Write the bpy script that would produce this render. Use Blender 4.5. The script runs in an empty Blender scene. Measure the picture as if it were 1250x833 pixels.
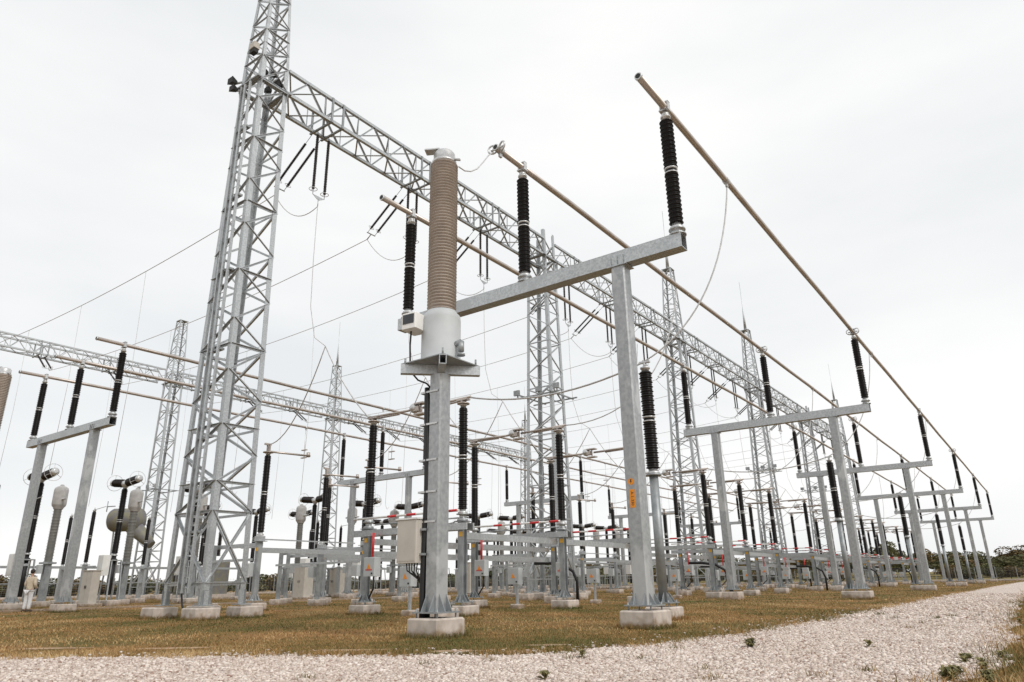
import bpy, math, random
import numpy as np
from mathutils import Vector, Matrix
random.seed(7)
rng = np.random.default_rng(11)
S = bpy.context.scene
COL = S.collection
R_ = math.radians

# ------------------------------------------------------------------ camera
cam = bpy.data.cameras.new('camera')
cam.sensor_width = 36.0
cam.lens = 36.0 * 857.1 / 1250.0
cam.clip_end = 6000
cam.clip_start = 0.05
cam_o = bpy.data.objects.new('camera', cam)
COL.objects.link(cam_o)
_r = Vector((0.80548989, 0.59240196, -0.01568314))
_u = Vector((0.20479, -0.25342416, 0.94542967))
_w = Vector((-0.5560999, 0.76474579, 0.32544859))
cam_o.matrix_world = Matrix(((_r.x, _u.x, -_w.x, 0), (_r.y, _u.y, -_w.y, 0), (_r.z, _u.z, -_w.z, 0.9), (0, 0, 0, 1)))
S.camera = cam_o
S.view_settings.view_transform = 'Standard'
S.view_settings.look = 'None'
S.view_settings.exposure = 0.13
S.view_settings.gamma = 1.0

# ------------------------------------------------------------------ sky and sun
SUN_EL, SUN_AZ = R_(40), R_(98)          # azimuth clockwise from +Y
wd = bpy.data.worlds.new('World'); S.world = wd; wd.use_nodes = True
nt = wd.node_tree; nt.nodes.clear()
def N(t, typ, **kw):
    n = t.nodes.new(typ)
    for k, v in kw.items(): setattr(n, k, v)
    return n
sky = N(nt, 'ShaderNodeTexSky', sky_type='NISHITA', sun_disc=False)
sky.sun_elevation = SUN_EL; sky.sun_rotation = SUN_AZ
tc = N(nt, 'ShaderNodeTexCoord')
mp = N(nt, 'ShaderNodeMapping'); mp.inputs['Scale'].default_value = (1.0, 1.0, 3.2)
nz = N(nt, 'ShaderNodeTexNoise'); nz.inputs['Scale'].default_value = 1.15; nz.inputs['Detail'].default_value = 5; nz.inputs['Roughness'].default_value = .5
cr = N(nt, 'ShaderNodeValToRGB')
cr.color_ramp.elements[0].position = .34; cr.color_ramp.elements[0].color = (.815, .838, .85, 1)
cr.color_ramp.elements[1].position = .62; cr.color_ramp.elements[1].color = (1, .995, .985, 1)
sc = N(nt, 'ShaderNodeVectorMath', operation='SCALE'); sc.inputs['Scale'].default_value = 9.6
mx = N(nt, 'ShaderNodeMix', data_type='RGBA'); mx.inputs['Factor'].default_value = .95
bg = N(nt, 'ShaderNodeBackground'); bg.inputs['Strength'].default_value = .1
wo = N(nt, 'ShaderNodeOutputWorld')
L = nt.links.new
L(tc.outputs['Generated'], mp.inputs['Vector']); L(mp.outputs[0], nz.inputs['Vector']); L(nz.outputs[0], cr.inputs[0])
L(cr.outputs[0], sc.inputs[0]); L(sky.outputs[0], mx.inputs['A']); L(sc.outputs[0], mx.inputs['B'])
L(mx.outputs['Result'], bg.inputs[0]); L(bg.outputs[0], wo.inputs[0])
sl = bpy.data.lights.new('sun', 'SUN'); sl.energy = 1.5; sl.angle = R_(14); sl.color = (1, .96, .9)
so = bpy.data.objects.new('sun', sl); COL.objects.link(so)
sd = Vector((math.sin(SUN_AZ) * math.cos(SUN_EL), math.cos(SUN_AZ) * math.cos(SUN_EL), math.sin(SUN_EL)))
so.rotation_euler = sd.to_track_quat('Z', 'Y').to_euler(); so.location = (40, -20, 60)

# ------------------------------------------------------------------ materials
def mat(name, col, rough=.6, metal=0., var=.12, scale=6., bump=0., col2=None, spec=.5, detail=4., stretch=None, lo=.35, hi=.65):
    m = bpy.data.materials.new(name); m.use_nodes = True
    t = m.node_tree; b = t.nodes['Principled BSDF']
    b.inputs['Roughness'].default_value = rough; b.inputs['Metallic'].default_value = metal
    b.inputs['Specular IOR Level'].default_value = spec
    c2 = col2 or tuple(c * (1 - var) for c in col); c1 = col if col2 else tuple(min(1, c * (1 + var)) for c in col)
    co = N(t, 'ShaderNodeTexCoord'); ns = N(t, 'ShaderNodeTexNoise'); ns.inputs['Scale'].default_value = scale; ns.inputs['Detail'].default_value = detail
    rp = N(t, 'ShaderNodeValToRGB'); rp.color_ramp.elements[0].position = lo; rp.color_ramp.elements[1].position = hi
    rp.color_ramp.elements[0].color = (*c2, 1); rp.color_ramp.elements[1].color = (*c1, 1)
    src = co.outputs['Object']
    if stretch:
        mp_ = N(t, 'ShaderNodeMapping'); mp_.inputs['Scale'].default_value = stretch
        t.links.new(src, mp_.inputs['Vector']); src = mp_.outputs[0]
    t.links.new(src, ns.inputs['Vector']); t.links.new(ns.outputs[0], rp.inputs[0]); t.links.new(rp.outputs[0], b.inputs['Base Color'])
    if bump:
        bp = N(t, 'ShaderNodeBump'); bp.inputs['Strength'].default_value = bump; bp.inputs['Distance'].default_value = .02
        t.links.new(ns.outputs[0], bp.inputs['Height']); t.links.new(bp.outputs[0], b.inputs['Normal'])
    return m
M = {}
M['galv'] = mat('galvanised steel', (.53, .55, .56), .42, .72, scale=22, col2=(.40, .42, .43), detail=9, lo=.38, hi=.6)
M['post'] = mat('galvanised post steel', (.44, .455, .46), .47, .65, scale=13, col2=(.33, .345, .355), detail=12, stretch=(1.1, 1.1, .9), lo=.34, hi=.64)
M['steel_dark'] = mat('weathered galvanised steel', (.36, .38, .39), .5, .5, scale=5, col2=(.26, .28, .29), detail=8)
M['tube'] = mat('oxidised aluminium tube', (.57, .515, .475), .42, .7, scale=1.2, col2=(.44, .39, .355), detail=6)
def dirty_conc():
    m = M['conc']; t = m.node_tree; b = t.nodes['Principled BSDF']; src = b.inputs['Base Color'].links[0].from_socket
    co = N(t, 'ShaderNodeTexCoord'); oi = N(t, 'ShaderNodeObjectInfo'); sp = N(t, 'ShaderNodeSeparateXYZ'); n1 = N(t, 'ShaderNodeTexNoise'); n1.inputs['Scale'].default_value = 7; n1.inputs['Detail'].default_value = 8; n1.noise_dimensions = '4D'
    t.links.new(co.outputs['Object'], sp.inputs[0]); t.links.new(co.outputs['Object'], n1.inputs['Vector'])
    w = N(t, 'ShaderNodeMath', operation='MULTIPLY'); w.inputs[1].default_value = 40; t.links.new(oi.outputs['Random'], w.inputs[0]); t.links.new(w.outputs[0], n1.inputs['W'])
    a = N(t, 'ShaderNodeMath', operation='MULTIPLY_ADD'); a.inputs[1].default_value = -1.9; a.inputs[2].default_value = .36; t.links.new(sp.outputs['Z'], a.inputs[0])
    d = N(t, 'ShaderNodeMath', operation='ADD'); t.links.new(a.outputs[0], d.inputs[0]); t.links.new(n1.outputs[0], d.inputs[1])
    rp = N(t, 'ShaderNodeValToRGB'); rp.color_ramp.elements[0].position = .5; rp.color_ramp.elements[1].position = .78
    rp.color_ramp.elements[0].color = (0, 0, 0, 1); rp.color_ramp.elements[1].color = (.85, .85, .85, 1); t.links.new(d.outputs[0], rp.inputs[0])
    mx_ = N(t, 'ShaderNodeMix', data_type='RGBA'); mx_.inputs['B'].default_value = (.25, .17, .10, 1)
    t.links.new(rp.outputs[0], mx_.inputs['Factor']); t.links.new(src, mx_.inputs['A']); t.links.new(mx_.outputs['Result'], b.inputs['Base Color'])
M['alu'] = mat('bright cast aluminium', (.66, .67, .67), .38, .6, scale=10, col2=(.5, .5, .5))
M['porc'] = mat('black brown glazed porcelain', (.006, .0045, .0045), .4, 0, var=.3, scale=3, spec=.25)
M['porc_red'] = mat('brown glazed porcelain', (.014, .009, .008), .36, 0, var=.3, scale=3)
M['tan'] = mat('tan glazed porcelain', (.41, .35, .30), .42, 0, scale=3, col2=(.34, .285, .24))
M['grey_ins'] = mat('grey silicone insulator', (.19, .187, .172), .6, 0, scale=4)
M['head_grey'] = mat('grey painted casting', (.43, .42, .41), .5, 0, scale=4)
M['paint_grey'] = mat('light grey paint', (.50, .525, .535), .6, 0, scale=3, col2=(.45, .47, .48))
M['conc'] = mat('pale concrete', (.60, .53, .47), .9, 0, scale=5, col2=(.43, .37, .325), bump=.25, detail=10, stretch=(1, 1, .5))
M['beige'] = mat('beige paint', (.52, .485, .43), .5, 0, scale=3, var=.06)
M['white'] = mat('white paint', (.76, .76, .74), .5, 0, scale=3, var=.05)
M['red'] = mat('red paint', (.62, .025, .03), .45, 0, scale=3, var=.1)
M['orange'] = mat('orange sticker', (.85, .30, .015), .5, 0, scale=30, var=.06)
M['yellow'] = mat('yellow plate', (.75, .42, .05), .5, 0, var=.05)
M['black'] = mat('black rubber', (.012, .012, .013), .55, 0, scale=5)
M['dark'] = mat('dark opening', (.02, .02, .02), .7, 0)
M['glass'] = mat('dark window glass', (.03, .035, .04), .15, 0)
M['wire'] = mat('stranded aluminium wire', (.58, .58, .58), .6, .3)
M['olive'] = mat('olive paint', (.21, .20, .13), .55, 0, scale=2, col2=(.15, .1455, .16))
M['skin'] = mat('skin', (.48, .28, .2), .6, 0, var=.05)
M['hair'] = mat('dark hair', (.03, .022, .018), .7, 0)
M['jacket'] = mat('cream shirt fabric', (.62, .53, .41), .9, 0, scale=12)
M['trousers'] = mat('white trouser fabric', (.74, .74, .76), .9, 0, scale=12, var=.05)
M['shoe'] = mat('brown shoe leather', (.07, .045, .03), .6, 0)
M['bark'] = mat('bark', (.11, .085, .065), .9, 0, scale=8, bump=.4)

dirty_conc()
def zinc_patches(m, col, sc):
    t = m.node_tree; b = t.nodes['Principled BSDF']; src = b.inputs['Base Color'].links[0].from_socket
    co = N(t, 'ShaderNodeTexCoord'); oi = N(t, 'ShaderNodeObjectInfo'); mp_ = N(t, 'ShaderNodeMapping'); mp_.inputs['Scale'].default_value = sc
    n1 = N(t, 'ShaderNodeTexNoise', noise_dimensions='4D'); n1.inputs['Scale'].default_value = 1; n1.inputs['Detail'].default_value = 5; n1.inputs['Distortion'].default_value = .6
    w = N(t, 'ShaderNodeMath', operation='MULTIPLY'); w.inputs[1].default_value = 60; t.links.new(oi.outputs['Random'], w.inputs[0]); t.links.new(w.outputs[0], n1.inputs['W'])
    t.links.new(co.outputs['Object'], mp_.inputs['Vector']); t.links.new(mp_.outputs[0], n1.inputs['Vector'])
    rp = N(t, 'ShaderNodeValToRGB'); rp.color_ramp.elements[0].position = .56; rp.color_ramp.elements[1].position = .62; rp.color_ramp.elements[1].color = (.7, .7, .7, 1); rp.color_ramp.elements[0].color = (0, 0, 0, 1)
    mx_ = N(t, 'ShaderNodeMix', data_type='RGBA'); mx_.inputs['B'].default_value = (*col, 1)
    t.links.new(n1.outputs[0], rp.inputs[0]); t.links.new(rp.outputs[0], mx_.inputs['Factor']); t.links.new(src, mx_.inputs['A']); t.links.new(mx_.outputs['Result'], b.inputs['Base Color'])
zinc_patches(M['post'], (.58, .59, .59), (1.6, 1.6, .9)); zinc_patches(M['galv'], (.40, .415, .42), (1.3, 1.3, 1.3)); zinc_patches(M['steel_dark'], (.42, .44, .45), (2, 2, 1.2))
def leafmat(name, a, b):
    m = bpy.data.materials.new(name); m.use_nodes = True; t = m.node_tree; p = t.nodes['Principled BSDF']
    p.inputs['Roughness'].default_value = .75; p.inputs['Specular IOR Level'].default_value = .2
    at = N(t, 'ShaderNodeAttribute', attribute_name='tint')
    oi = N(t, 'ShaderNodeObjectInfo')
    ad = N(t, 'ShaderNodeMath', operation='ADD'); ml = N(t, 'ShaderNodeMath', operation='MULTIPLY'); ml.inputs[1].default_value = .35
    rp = N(t, 'ShaderNodeValToRGB'); rp.color_ramp.elements[0].color = (*a, 1); rp.color_ramp.elements[1].color = (*b, 1); rp.color_ramp.elements[1].position = 1.2 / 1.35
    t.links.new(oi.outputs['Random'], ml.inputs[0]); t.links.new(at.outputs['Fac'], ad.inputs[0]); t.links.new(ml.outputs[0], ad.inputs[1])
    t.links.new(ad.outputs[0], rp.inputs[0]); t.links.new(rp.outputs[0], p.inputs['Base Color'])
    return m
M['leaf'] = leafmat('tree foliage', (.045, .055, .026), (.14, .135, .06))
M['leaf2'] = leafmat('autumn foliage', (.055, .05, .025), (.17, .12, .05))
M['weed'] = leafmat('weed leaves', (.09, .10, .04), (.27, .23, .10))

def strip_mat():
    """lawn soil: patchy dry brown and dull green"""
    m = bpy.data.materials.new('lawn'); m.use_nodes = True; t = m.node_tree; p = t.nodes['Principled BSDF']
    p.inputs['Roughness'].default_value = 1; p.inputs['Specular IOR Level'].default_value = .05
    co = N(t, 'ShaderNodeTexCoord')
    n1 = N(t, 'ShaderNodeTexNoise'); n1.inputs['Scale'].default_value = .35; n1.inputs['Detail'].default_value = 8
    n2 = N(t, 'ShaderNodeTexNoise'); n2.inputs['Scale'].default_value = 9; n2.inputs['Detail'].default_value = 6
    r1 = N(t, 'ShaderNodeValToRGB'); e = r1.color_ramp.elements
    e[0].position = .36; e[0].color = (.125, .115, .042, 1); e[1].position = .62; e[1].color = (.30, .175, .078, 1)
    m1 = N(t, 'ShaderNodeMix', data_type='RGBA', blend_type='MULTIPLY'); m1.inputs['Factor'].default_value = .6
    r2 = N(t, 'ShaderNodeValToRGB'); e = r2.color_ramp.elements
    e[0].position = .35; e[0].color = (.5, .5, .5, 1); e[1].position = .7; e[1].color = (1.15, 1.1, 1, 1)
    for n in (n1, n2): t.links.new(co.outputs['Object'], n.inputs['Vector'])
    t.links.new(n1.outputs[0], r1.inputs[0]); t.links.new(n2.outputs[0], r2.inputs[0])
    t.links.new(r1.outputs[0], m1.inputs['A']); t.links.new(r2.outputs[0], m1.inputs['B']); t.links.new(m1.outputs['Result'], p.inputs['Base Color'])
    bp = N(t, 'ShaderNodeBump'); bp.inputs['Strength'].default_value = .5; bp.inputs['Distance'].default_value = .05
    t.links.new(n2.outputs[0], bp.inputs['Height']); t.links.new(bp.outputs[0], p.inputs['Normal'])
    return m
M['lawn'] = strip_mat()
M['soil'] = mat('bare sandy soil', (.50, .36, .25), 1, 0, scale=18, col2=(.33, .22, .14), bump=.4, spec=.05, detail=8)

def blade_mat():
    m = bpy.data.materials.new('grass blades'); m.use_nodes = True; t = m.node_tree; p = t.nodes['Principled BSDF']
    p.inputs['Roughness'].default_value = .8; p.inputs['Specular IOR Level'].default_value = .15
    at = N(t, 'ShaderNodeAttribute', attribute_name='tint')
    rp = N(t, 'ShaderNodeValToRGB'); e = rp.color_ramp.elements
    e[0].position = 0; e[0].color = (.10, .112, .036, 1); e[1].position = 1; e[1].color = (.52, .37, .185, 1)
    k = e.new(.4); k.color = (.215, .158, .06, 1); k = e.new(.7); k.color = (.38, .215, .09, 1)
    t.links.new(at.outputs['Fac'], rp.inputs[0]); t.links.new(rp.outputs[0], p.inputs['Base Color'])
    return m
M['blade'] = blade_mat()

def stone_mat(name, sheet):
    m = bpy.data.materials.new(name); m.use_nodes = True; t = m.node_tree; p = t.nodes['Principled BSDF']
    p.inputs['Roughness'].default_value = .95; p.inputs['Specular IOR Level'].default_value = .15
    rp = N(t, 'ShaderNodeValToRGB'); e = rp.color_ramp.elements
    e[0].position = 0; e[0].color = (.30, .18, .135, 1); e[1].position = 1; e[1].color = (.84, .765, .70, 1)
    k = e.new(.16); k.color = (.48, .39, .34, 1); k = e.new(.6); k.color = (.66, .565, .50, 1)
    if sheet:
        co = N(t, 'ShaderNodeTexCoord'); vo = N(t, 'ShaderNodeTexVoronoi'); vo.inputs['Scale'].default_value = 30
        se = N(t, 'ShaderNodeSeparateColor')
        t.links.new(co.outputs['Object'], vo.inputs['Vector']); t.links.new(vo.outputs['Color'], se.inputs[0])
        t.links.new(se.outputs[0], rp.inputs[0])
        bp = N(t, 'ShaderNodeBump'); bp.inputs['Strength'].default_value = .8; bp.inputs['Distance'].default_value = .03; bp.invert = True
        t.links.new(vo.outputs['Distance'], bp.inputs['Height']); t.links.new(bp.outputs[0], p.inputs['Normal'])
    else:
        at = N(t, 'ShaderNodeAttribute', attribute_name='tint'); t.links.new(at.outputs['Fac'], rp.inputs[0])
    t.links.new(rp.outputs[0], p.inputs['Base Color'])
    return m
M['gravel'] = stone_mat('gravel sheet', True)
M['stone'] = stone_mat('crushed stone', False)
M['field'] = mat('dry field', (.27, .205, .085), 1, 0, scale=.08, col2=(.17, .15, .06), spec=.05, detail=10, stretch=(1, 6, 1))

# ------------------------------------------------------------------ mesh helpers
class MB:
    def __init__(s): s.v = []; s.f = []; s.sm = []
    def add(s, vs, fs, smooth=False):
        o = len(s.v); s.v += [tuple(v) for v in vs]; s.f += [tuple(i + o for i in f) for f in fs]
        s.sm += (smooth if isinstance(smooth, list) else [smooth] * len(fs)); return s
    def box(s, c, d, rz=0.0, taper=1.0):
        x, y, z = (k / 2 for k in d); cs, sn = math.cos(rz), math.sin(rz); vs = []
        for k in (-1, 1):
            q = taper if k > 0 else 1
            for a, b in ((-1, -1), (1, -1), (1, 1), (-1, 1)):
                px, py = a * x * q, b * y * q
                vs.append((c[0] + px * cs - py * sn, c[1] + px * sn + py * cs, c[2] + k * z))
        return s.add(vs, [(3, 2, 1, 0), (4, 5, 6, 7), (0, 1, 5, 4), (1, 2, 6, 5), (2, 3, 7, 6), (3, 0, 4, 7)])
    def rbox(s, c, d, r, rz=0.0):
        """upright box with chamfered vertical edges and a chamfered top"""
        x, y, z = (k / 2 for k in d); cs, sn = math.cos(rz), math.sin(rz)
        ring = lambda X, Y, Z: [(c[0] + a * cs - b * sn, c[1] + a * sn + b * cs, c[2] + Z) for a, b in
                                ((-X + r, -Y), (X - r, -Y), (X, -Y + r), (X, Y - r), (X - r, Y), (-X + r, Y), (-X, Y - r), (-X, -Y + r))]
        vs = ring(x, y, -z) + ring(x, y, z - r) + ring(x - r * .8, y - r * .8, z)
        fs = [tuple(range(7, -1, -1)), tuple(range(16, 24))]
        for k in (0, 8):
            for i in range(8): j = (i + 1) % 8; fs.append((k + i, k + j, k + 8 + j, k + 8 + i))
        return s.add(vs, fs)
    def frame(s, a, b, up=(0, 0, 1)):
        a, b = Vector(a), Vector(b); d = (b - a).normalized(); up = Vector(up)
        if abs(d.dot(up)) > .97: up = Vector((1, 0, 0)) if abs(d.x) < .9 else Vector((0, 1, 0))
        x = d.cross(up).normalized(); y = x.cross(d).normalized(); return a, b, d, x, y
    def prism(s, prof, a, b, up=(0, 0, 1), smooth=False, caps=True):
        a, b, d, x, y = s.frame(a, b, up); n = len(prof)
        vs = [p + x * u + y * w for p in (a, b) for u, w in prof]
        fs = [(i, (i + 1) % n, n + (i + 1) % n, n + i) for i in range(n)]; sm = [smooth] * n
        if caps: fs += [tuple(range(n - 1, -1, -1)), tuple(range(n, 2 * n))]; sm += [False, False]
        return s.add(vs, fs, sm)
    def bar(s, a, b, w, h=None, up=(0, 0, 1)):
        h = h or w; return s.prism([(-w / 2, -h / 2), (w / 2, -h / 2), (w / 2, h / 2), (-w / 2, h / 2)], a, b, up)
    def angle(s, a, b, w, t=.02, up=(0, 0, 1), fx=1, fy=1):
        P = [(0, 0), (w * fx, 0), (w * fx, t * fy), (t * fx, t * fy), (t * fx, w * fy), (0, w * fy)]
        if fx * fy < 0: P = P[::-1]
        return s.prism(P, a, b, up)
    def cyl(s, a, b, r, r2=None, n=12):
        a, b, d, x, y = s.frame(a, b); r2 = r if r2 is None else r2
        c = [(math.cos(2 * math.pi * i / n), math.sin(2 * math.pi * i / n)) for i in range(n)]
        vs = [a + (x * u + y * w) * r for u, w in c] + [b + (x * u + y * w) * r2 for u, w in c]
        fs = [(i, (i + 1) % n, n + (i + 1) % n, n + i) for i in range(n)] + [tuple(range(n - 1, -1, -1)), tuple(range(n, 2 * n))]
        return s.add(vs, fs, [True] * n + [False, False])
    def lathe(s, prof, a=(0, 0, 0), ax=(0, 0, 1), n=16, smooth=True):
        """prof: list of (radius, distance along axis)"""
        a = Vector(a); ax = Vector(ax).normalized(); _, _, d, x, y = s.frame(a, a + ax)
        vs = []; fs = []; m = len(prof)
        for r, h in prof:
            for i in range(n): t = 2 * math.pi * i / n; vs.append(a + ax * h + (x * math.cos(t) + y * math.sin(t)) * max(r, .0005))
        for k in range(m - 1):
            for i in range(n): j = (i + 1) % n; fs.append((k * n + i, k * n + j, (k + 1) * n + j, (k + 1) * n + i))
        sm = [smooth] * len(fs)
        fs += [tuple(range(n - 1, -1, -1)), tuple(range((m - 1) * n, m * n))]; sm += [False, False]
        return s.add(vs, fs, sm)
    def tube(s, pts, r, n=6):
        pts = [Vector(p) for p in pts]; vs = []; fs = []; x = None
        for k, p in enumerate(pts):
            d = (pts[min(k + 1, len(pts) - 1)] - pts[max(k - 1, 0)]).normalized()
            if x is None: x = d.orthogonal().normalized()
            x = (x - d * x.dot(d)).normalized(); y = d.cross(x)
            rr = r[k] if isinstance(r, (list, tuple)) else r
            vs += [p + (x * math.cos(2 * math.pi * i / n) + y * math.sin(2 * math.pi * i / n)) * rr for i in range(n)]
        for k in range(len(pts) - 1):
            for i in range(n): j = (i + 1) % n; fs.append((k * n + i, k * n + j, (k + 1) * n + j, (k + 1) * n + i))
        sm = [True] * len(fs); fs += [tuple(range(n - 1, -1, -1)), tuple(range((len(pts) - 1) * n, len(pts) * n))]; sm += [False, False]
        return s.add(vs, fs, sm)
    def ring(s, c, ax, R, r, n=20, m=6):
        c = Vector(c); ax = Vector(ax).normalized(); _, _, d, x, y = s.frame(c, c + ax); vs = []; fs = []
        for i in range(n):
            t = 2 * math.pi * i / n; q = x * math.cos(t) + y * math.sin(t)
            for j in range(m): u = 2 * math.pi * j / m; vs.append(c + q * (R + r * math.cos(u)) + ax * r * math.sin(u))
        for i in range(n):
            for j in range(m): fs.append((i * m + j, ((i + 1) % n) * m + j, ((i + 1) % n) * m + (j + 1) % m, i * m + (j + 1) % m))
        return s.add(vs, fs, True)
    def mesh(s, name, m):
        me = bpy.data.meshes.new(name); me.from_pydata(s.v, [], s.f)
        me.polygons.foreach_set('use_smooth', s.sm); me.materials.append(M[m] if isinstance(m, str) else m); me.update(); return me
    def build(s, name, m, parent=None, loc=(0, 0, 0), kind=None):
        return place(name, s.mesh(name, m), parent, loc, kind)
def place(name, me, parent=None, loc=(0, 0, 0), kind=None, rz=0):
    o = bpy.data.objects.new(name, me); COL.objects.link(o); o.location = loc; o.rotation_euler = (0, 0, rz)
    if parent is not None: o.parent = parent
    if kind: o['kind'] = kind
    return o
def tag(o, label, cat, group=None, kind=None):
    o['label'] = label; o['category'] = cat
    if group: o['group'] = group
    if kind: o['kind'] = kind
    return o
def thing(name, loc, label, cat, group=None, rz=0):
    o = place(name, None, None, loc, None, rz); return tag(o, label, cat, group)
def copy_tree(o, parent=None):
    c = o.copy(); COL.objects.link(c)
    if parent is not None: c.parent = parent
    for ch in list(o.children): copy_tree(ch, c)
    return c
def dup(o, loc, label, rz=None):
    c = copy_tree(o); c.location = loc; c['label'] = label
    if rz is not None: c.rotation_euler = (0, 0, rz)
    return c
ORD = ['first', 'second', 'third', 'fourth', 'fifth', 'sixth', 'seventh', 'eighth']
PH = ['near', 'middle', 'far']

# ------------------------------------------------------------------ setting
def sheet(name, pts, z, m):
    mb = MB(); mb.add([(x, y, z) for x, y in pts], [tuple(range(len(pts)))]); o = mb.build(name, m); o['kind'] = 'structure'; return o
sheet('ground', [(-3000, -3000), (3000, -3000), (3000, 3000), (-3000, 3000)], 0, 'lawn')
EDGE = [(-60, -24), (-30, -6.5), (-18, .9), (-12.2, 4.35), (-10.1, 5.7), (-7.8, 7.15), (-6.3, 7.9), (-5.5, 8.7), (-5.05, 10.6), (-4.65, 13), (-4.5, 18), (-4.45, 30), (-4.45, 70), (-4.0, 96), (-3, 130), (2, 170)]
REDGE = [(5, 168), (-.2, 128), (-1.0, 95), (-1.3, 60), (-1.15, 30), (-.95, 22), (-.7, 13), (-.62, 10), (-.75, 8.2), (-.9, 7.2), (-.2, 6), (4, 3), (20, -8), (0, -40), (-60, -40)]
def dense(e, st):
    out = []
    for (a, b) in zip(e[:-1], e[1:]):
        L_ = math.hypot(b[0] - a[0], b[1] - a[1]); k = max(1, min(60, int(L_ / st)))
        for i in range(k):
            t = i / k; out.append((a[0] + (b[0] - a[0]) * t, a[1] + (b[1] - a[1]) * t))
    return out + [e[-1]]
def wob(pts, amp):
    return [(x + amp * (math.sin(x * 3.1 + y * 1.7) + math.sin(x * 7.3 - y * 5.9) * .6 + random.uniform(-.5, .5)), y + amp * (math.sin(y * 2.7 - x * 2.2) + math.sin(y * 6.1 + x * 4.7) * .6)) for x, y in pts]
road_pts = wob(dense(EDGE, .18), .11) + wob(dense(REDGE, .3), .08)
sheet('gravel_road', road_pts, .006, 'gravel')
rp_np = np.array(road_pts)
def in_road(X, Y):
    ins = np.zeros(len(X), bool); x1, y1 = rp_np[:, 0], rp_np[:, 1]; x2, y2 = np.roll(x1, -1), np.roll(y1, -1)
    for a, b, c, d in zip(x1, y1, x2, y2):
        if b == d: continue
        m_ = ((b > Y) != (d > Y)) & (X < (c - a) * (Y - b) / (d - b) + a); ins ^= m_
    return ins
# far rise with a dry field on it
mb = MB(); nx, ny = 40, 10; vs = []
for j in range(ny):
    for i in range(nx):
        x = -420 + i * 22; y = 150 + j * 28; vs.append((x, y, -.6 + 4.6 * (1 - math.exp(-(j / 3.0) ** 2)) * (.8 + .2 * math.sin(i * .6))))
mb.add(vs, [(j * nx + i, j * nx + i + 1, (j + 1) * nx + i + 1, (j + 1) * nx + i) for j in range(ny - 1) for i in range(nx - 1)], True)
o = mb.build('hill', 'field'); o['kind'] = 'structure'

# grass blades
def raw_mesh(name, V, F, m, tint):
    me = bpy.data.meshes.new(name); nv, nf, k = len(V), len(F), F.shape[1]
    me.vertices.add(nv); me.vertices.foreach_set('co', V.astype(np.float32).ravel())
    me.loops.add(nf * k); me.loops.foreach_set('vertex_index', F.astype(np.int32).ravel())
    me.polygons.add(nf); me.polygons.foreach_set('loop_start', np.arange(0, nf * k, k, dtype=np.int32))
    me.update(calc_edges=True)
    at = me.attributes.new('tint', 'FLOAT', 'POINT'); at.data.foreach_set('value', tint.astype(np.float32))
    me.materials.append(M[m]); me.validate(); return me
VIEW = math.atan2(-.5561, .7647)
def fan(n, r0, r1, half=52):
    r = np.sqrt(rng.uniform(r0 * r0, r1 * r1, n)); a = VIEW + np.radians(rng.uniform(-half, half, n))
    return r * np.sin(a), r * np.cos(a)
def patch(X, Y):
    return (np.sin(X * .9 + 1.3 * np.sin(Y * .45)) * np.sin(Y * .8 + 1.1 * np.sin(X * .6)) + .6 * np.sin(X * 2.3 + Y * 1.9) + .4 * np.sin(X * 5.1 - Y * 4.3)) * .25
def blades(X, Y, h0, h1, w, lean):
    n = len(X); h = rng.uniform(h0, h1, n); th = rng.uniform(0, 6.283, n); la = rng.uniform(0, 6.283, n); le = rng.uniform(.2, 1, n) * lean * h
    cx, sx = np.cos(th) * w / 2, np.sin(th) * w / 2; dx, dy = np.cos(la) * le, np.sin(la) * le
    V = np.empty((n, 5, 3))
    V[:, 0] = np.stack([X - cx, Y - sx, np.zeros(n)], 1); V[:, 1] = np.stack([X + cx, Y + sx, np.zeros(n)], 1)
    V[:, 2] = np.stack([X + cx * .7 + dx * .4, Y + sx * .7 + dy * .4, h * .6], 1); V[:, 3] = np.stack([X - cx * .7 + dx * .4, Y - sx * .7 + dy * .4, h * .6], 1)
    V[:, 4] = np.stack([X + dx, Y + dy, h], 1)
    b = (np.arange(n) * 5)[:, None]
    F = np.concatenate([b + [0, 1, 2], b + [0, 2, 3], b + [3, 2, 4]], 0)
    t = np.clip(.5 + patch(X, Y) * 1.0 + .34 * np.sin(X * .31 + Y * .23 + 1) * np.sin(Y * .37 - X * .2) + rng.normal(0, .2, n), 0, 1)
    return V.reshape(-1, 3), F, np.repeat(t, 5)
BARE = [(-5.85, 8.55, .75, .3), (-5.1, 9.05, .6, .28), (-7.0, 8.2, .5, .18), (-8.6, 7.6, .6, .15), (-11.5, 6.6, .6, .16), (-13.5, 5.6, .6, .15), (-6.4, 9.6, .35, .12)]
def bare(X, Y):
    b_ = np.zeros(len(X), bool)
    for cx, cy, a, b in BARE:
        u = (X - cx) * .8 + (Y - cy) * .6; v = -(X - cx) * .6 + (Y - cy) * .8
        b_ |= (u / a) ** 2 + (v / b) ** 2 + .35 * np.sin(u * 17 + v * 9) * np.sin(v * 21) + rng.normal(0, .25, len(X)) < 1
    return b_
for cx, cy, a, b in BARE:
    pts = []
    for i in range(26):
        t_ = i / 26 * 6.283; r_ = 1 + .18 * math.sin(3 * t_ + cx * 5) + .1 * math.sin(7 * t_ + cy * 9); u, v = a * r_ * math.cos(t_), b * r_ * math.sin(t_); pts.append((cx + u * .8 - v * .6, cy + u * .6 + v * .8))
    sheet('bare_soil', pts, .003, 'soil')
parts = []
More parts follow.
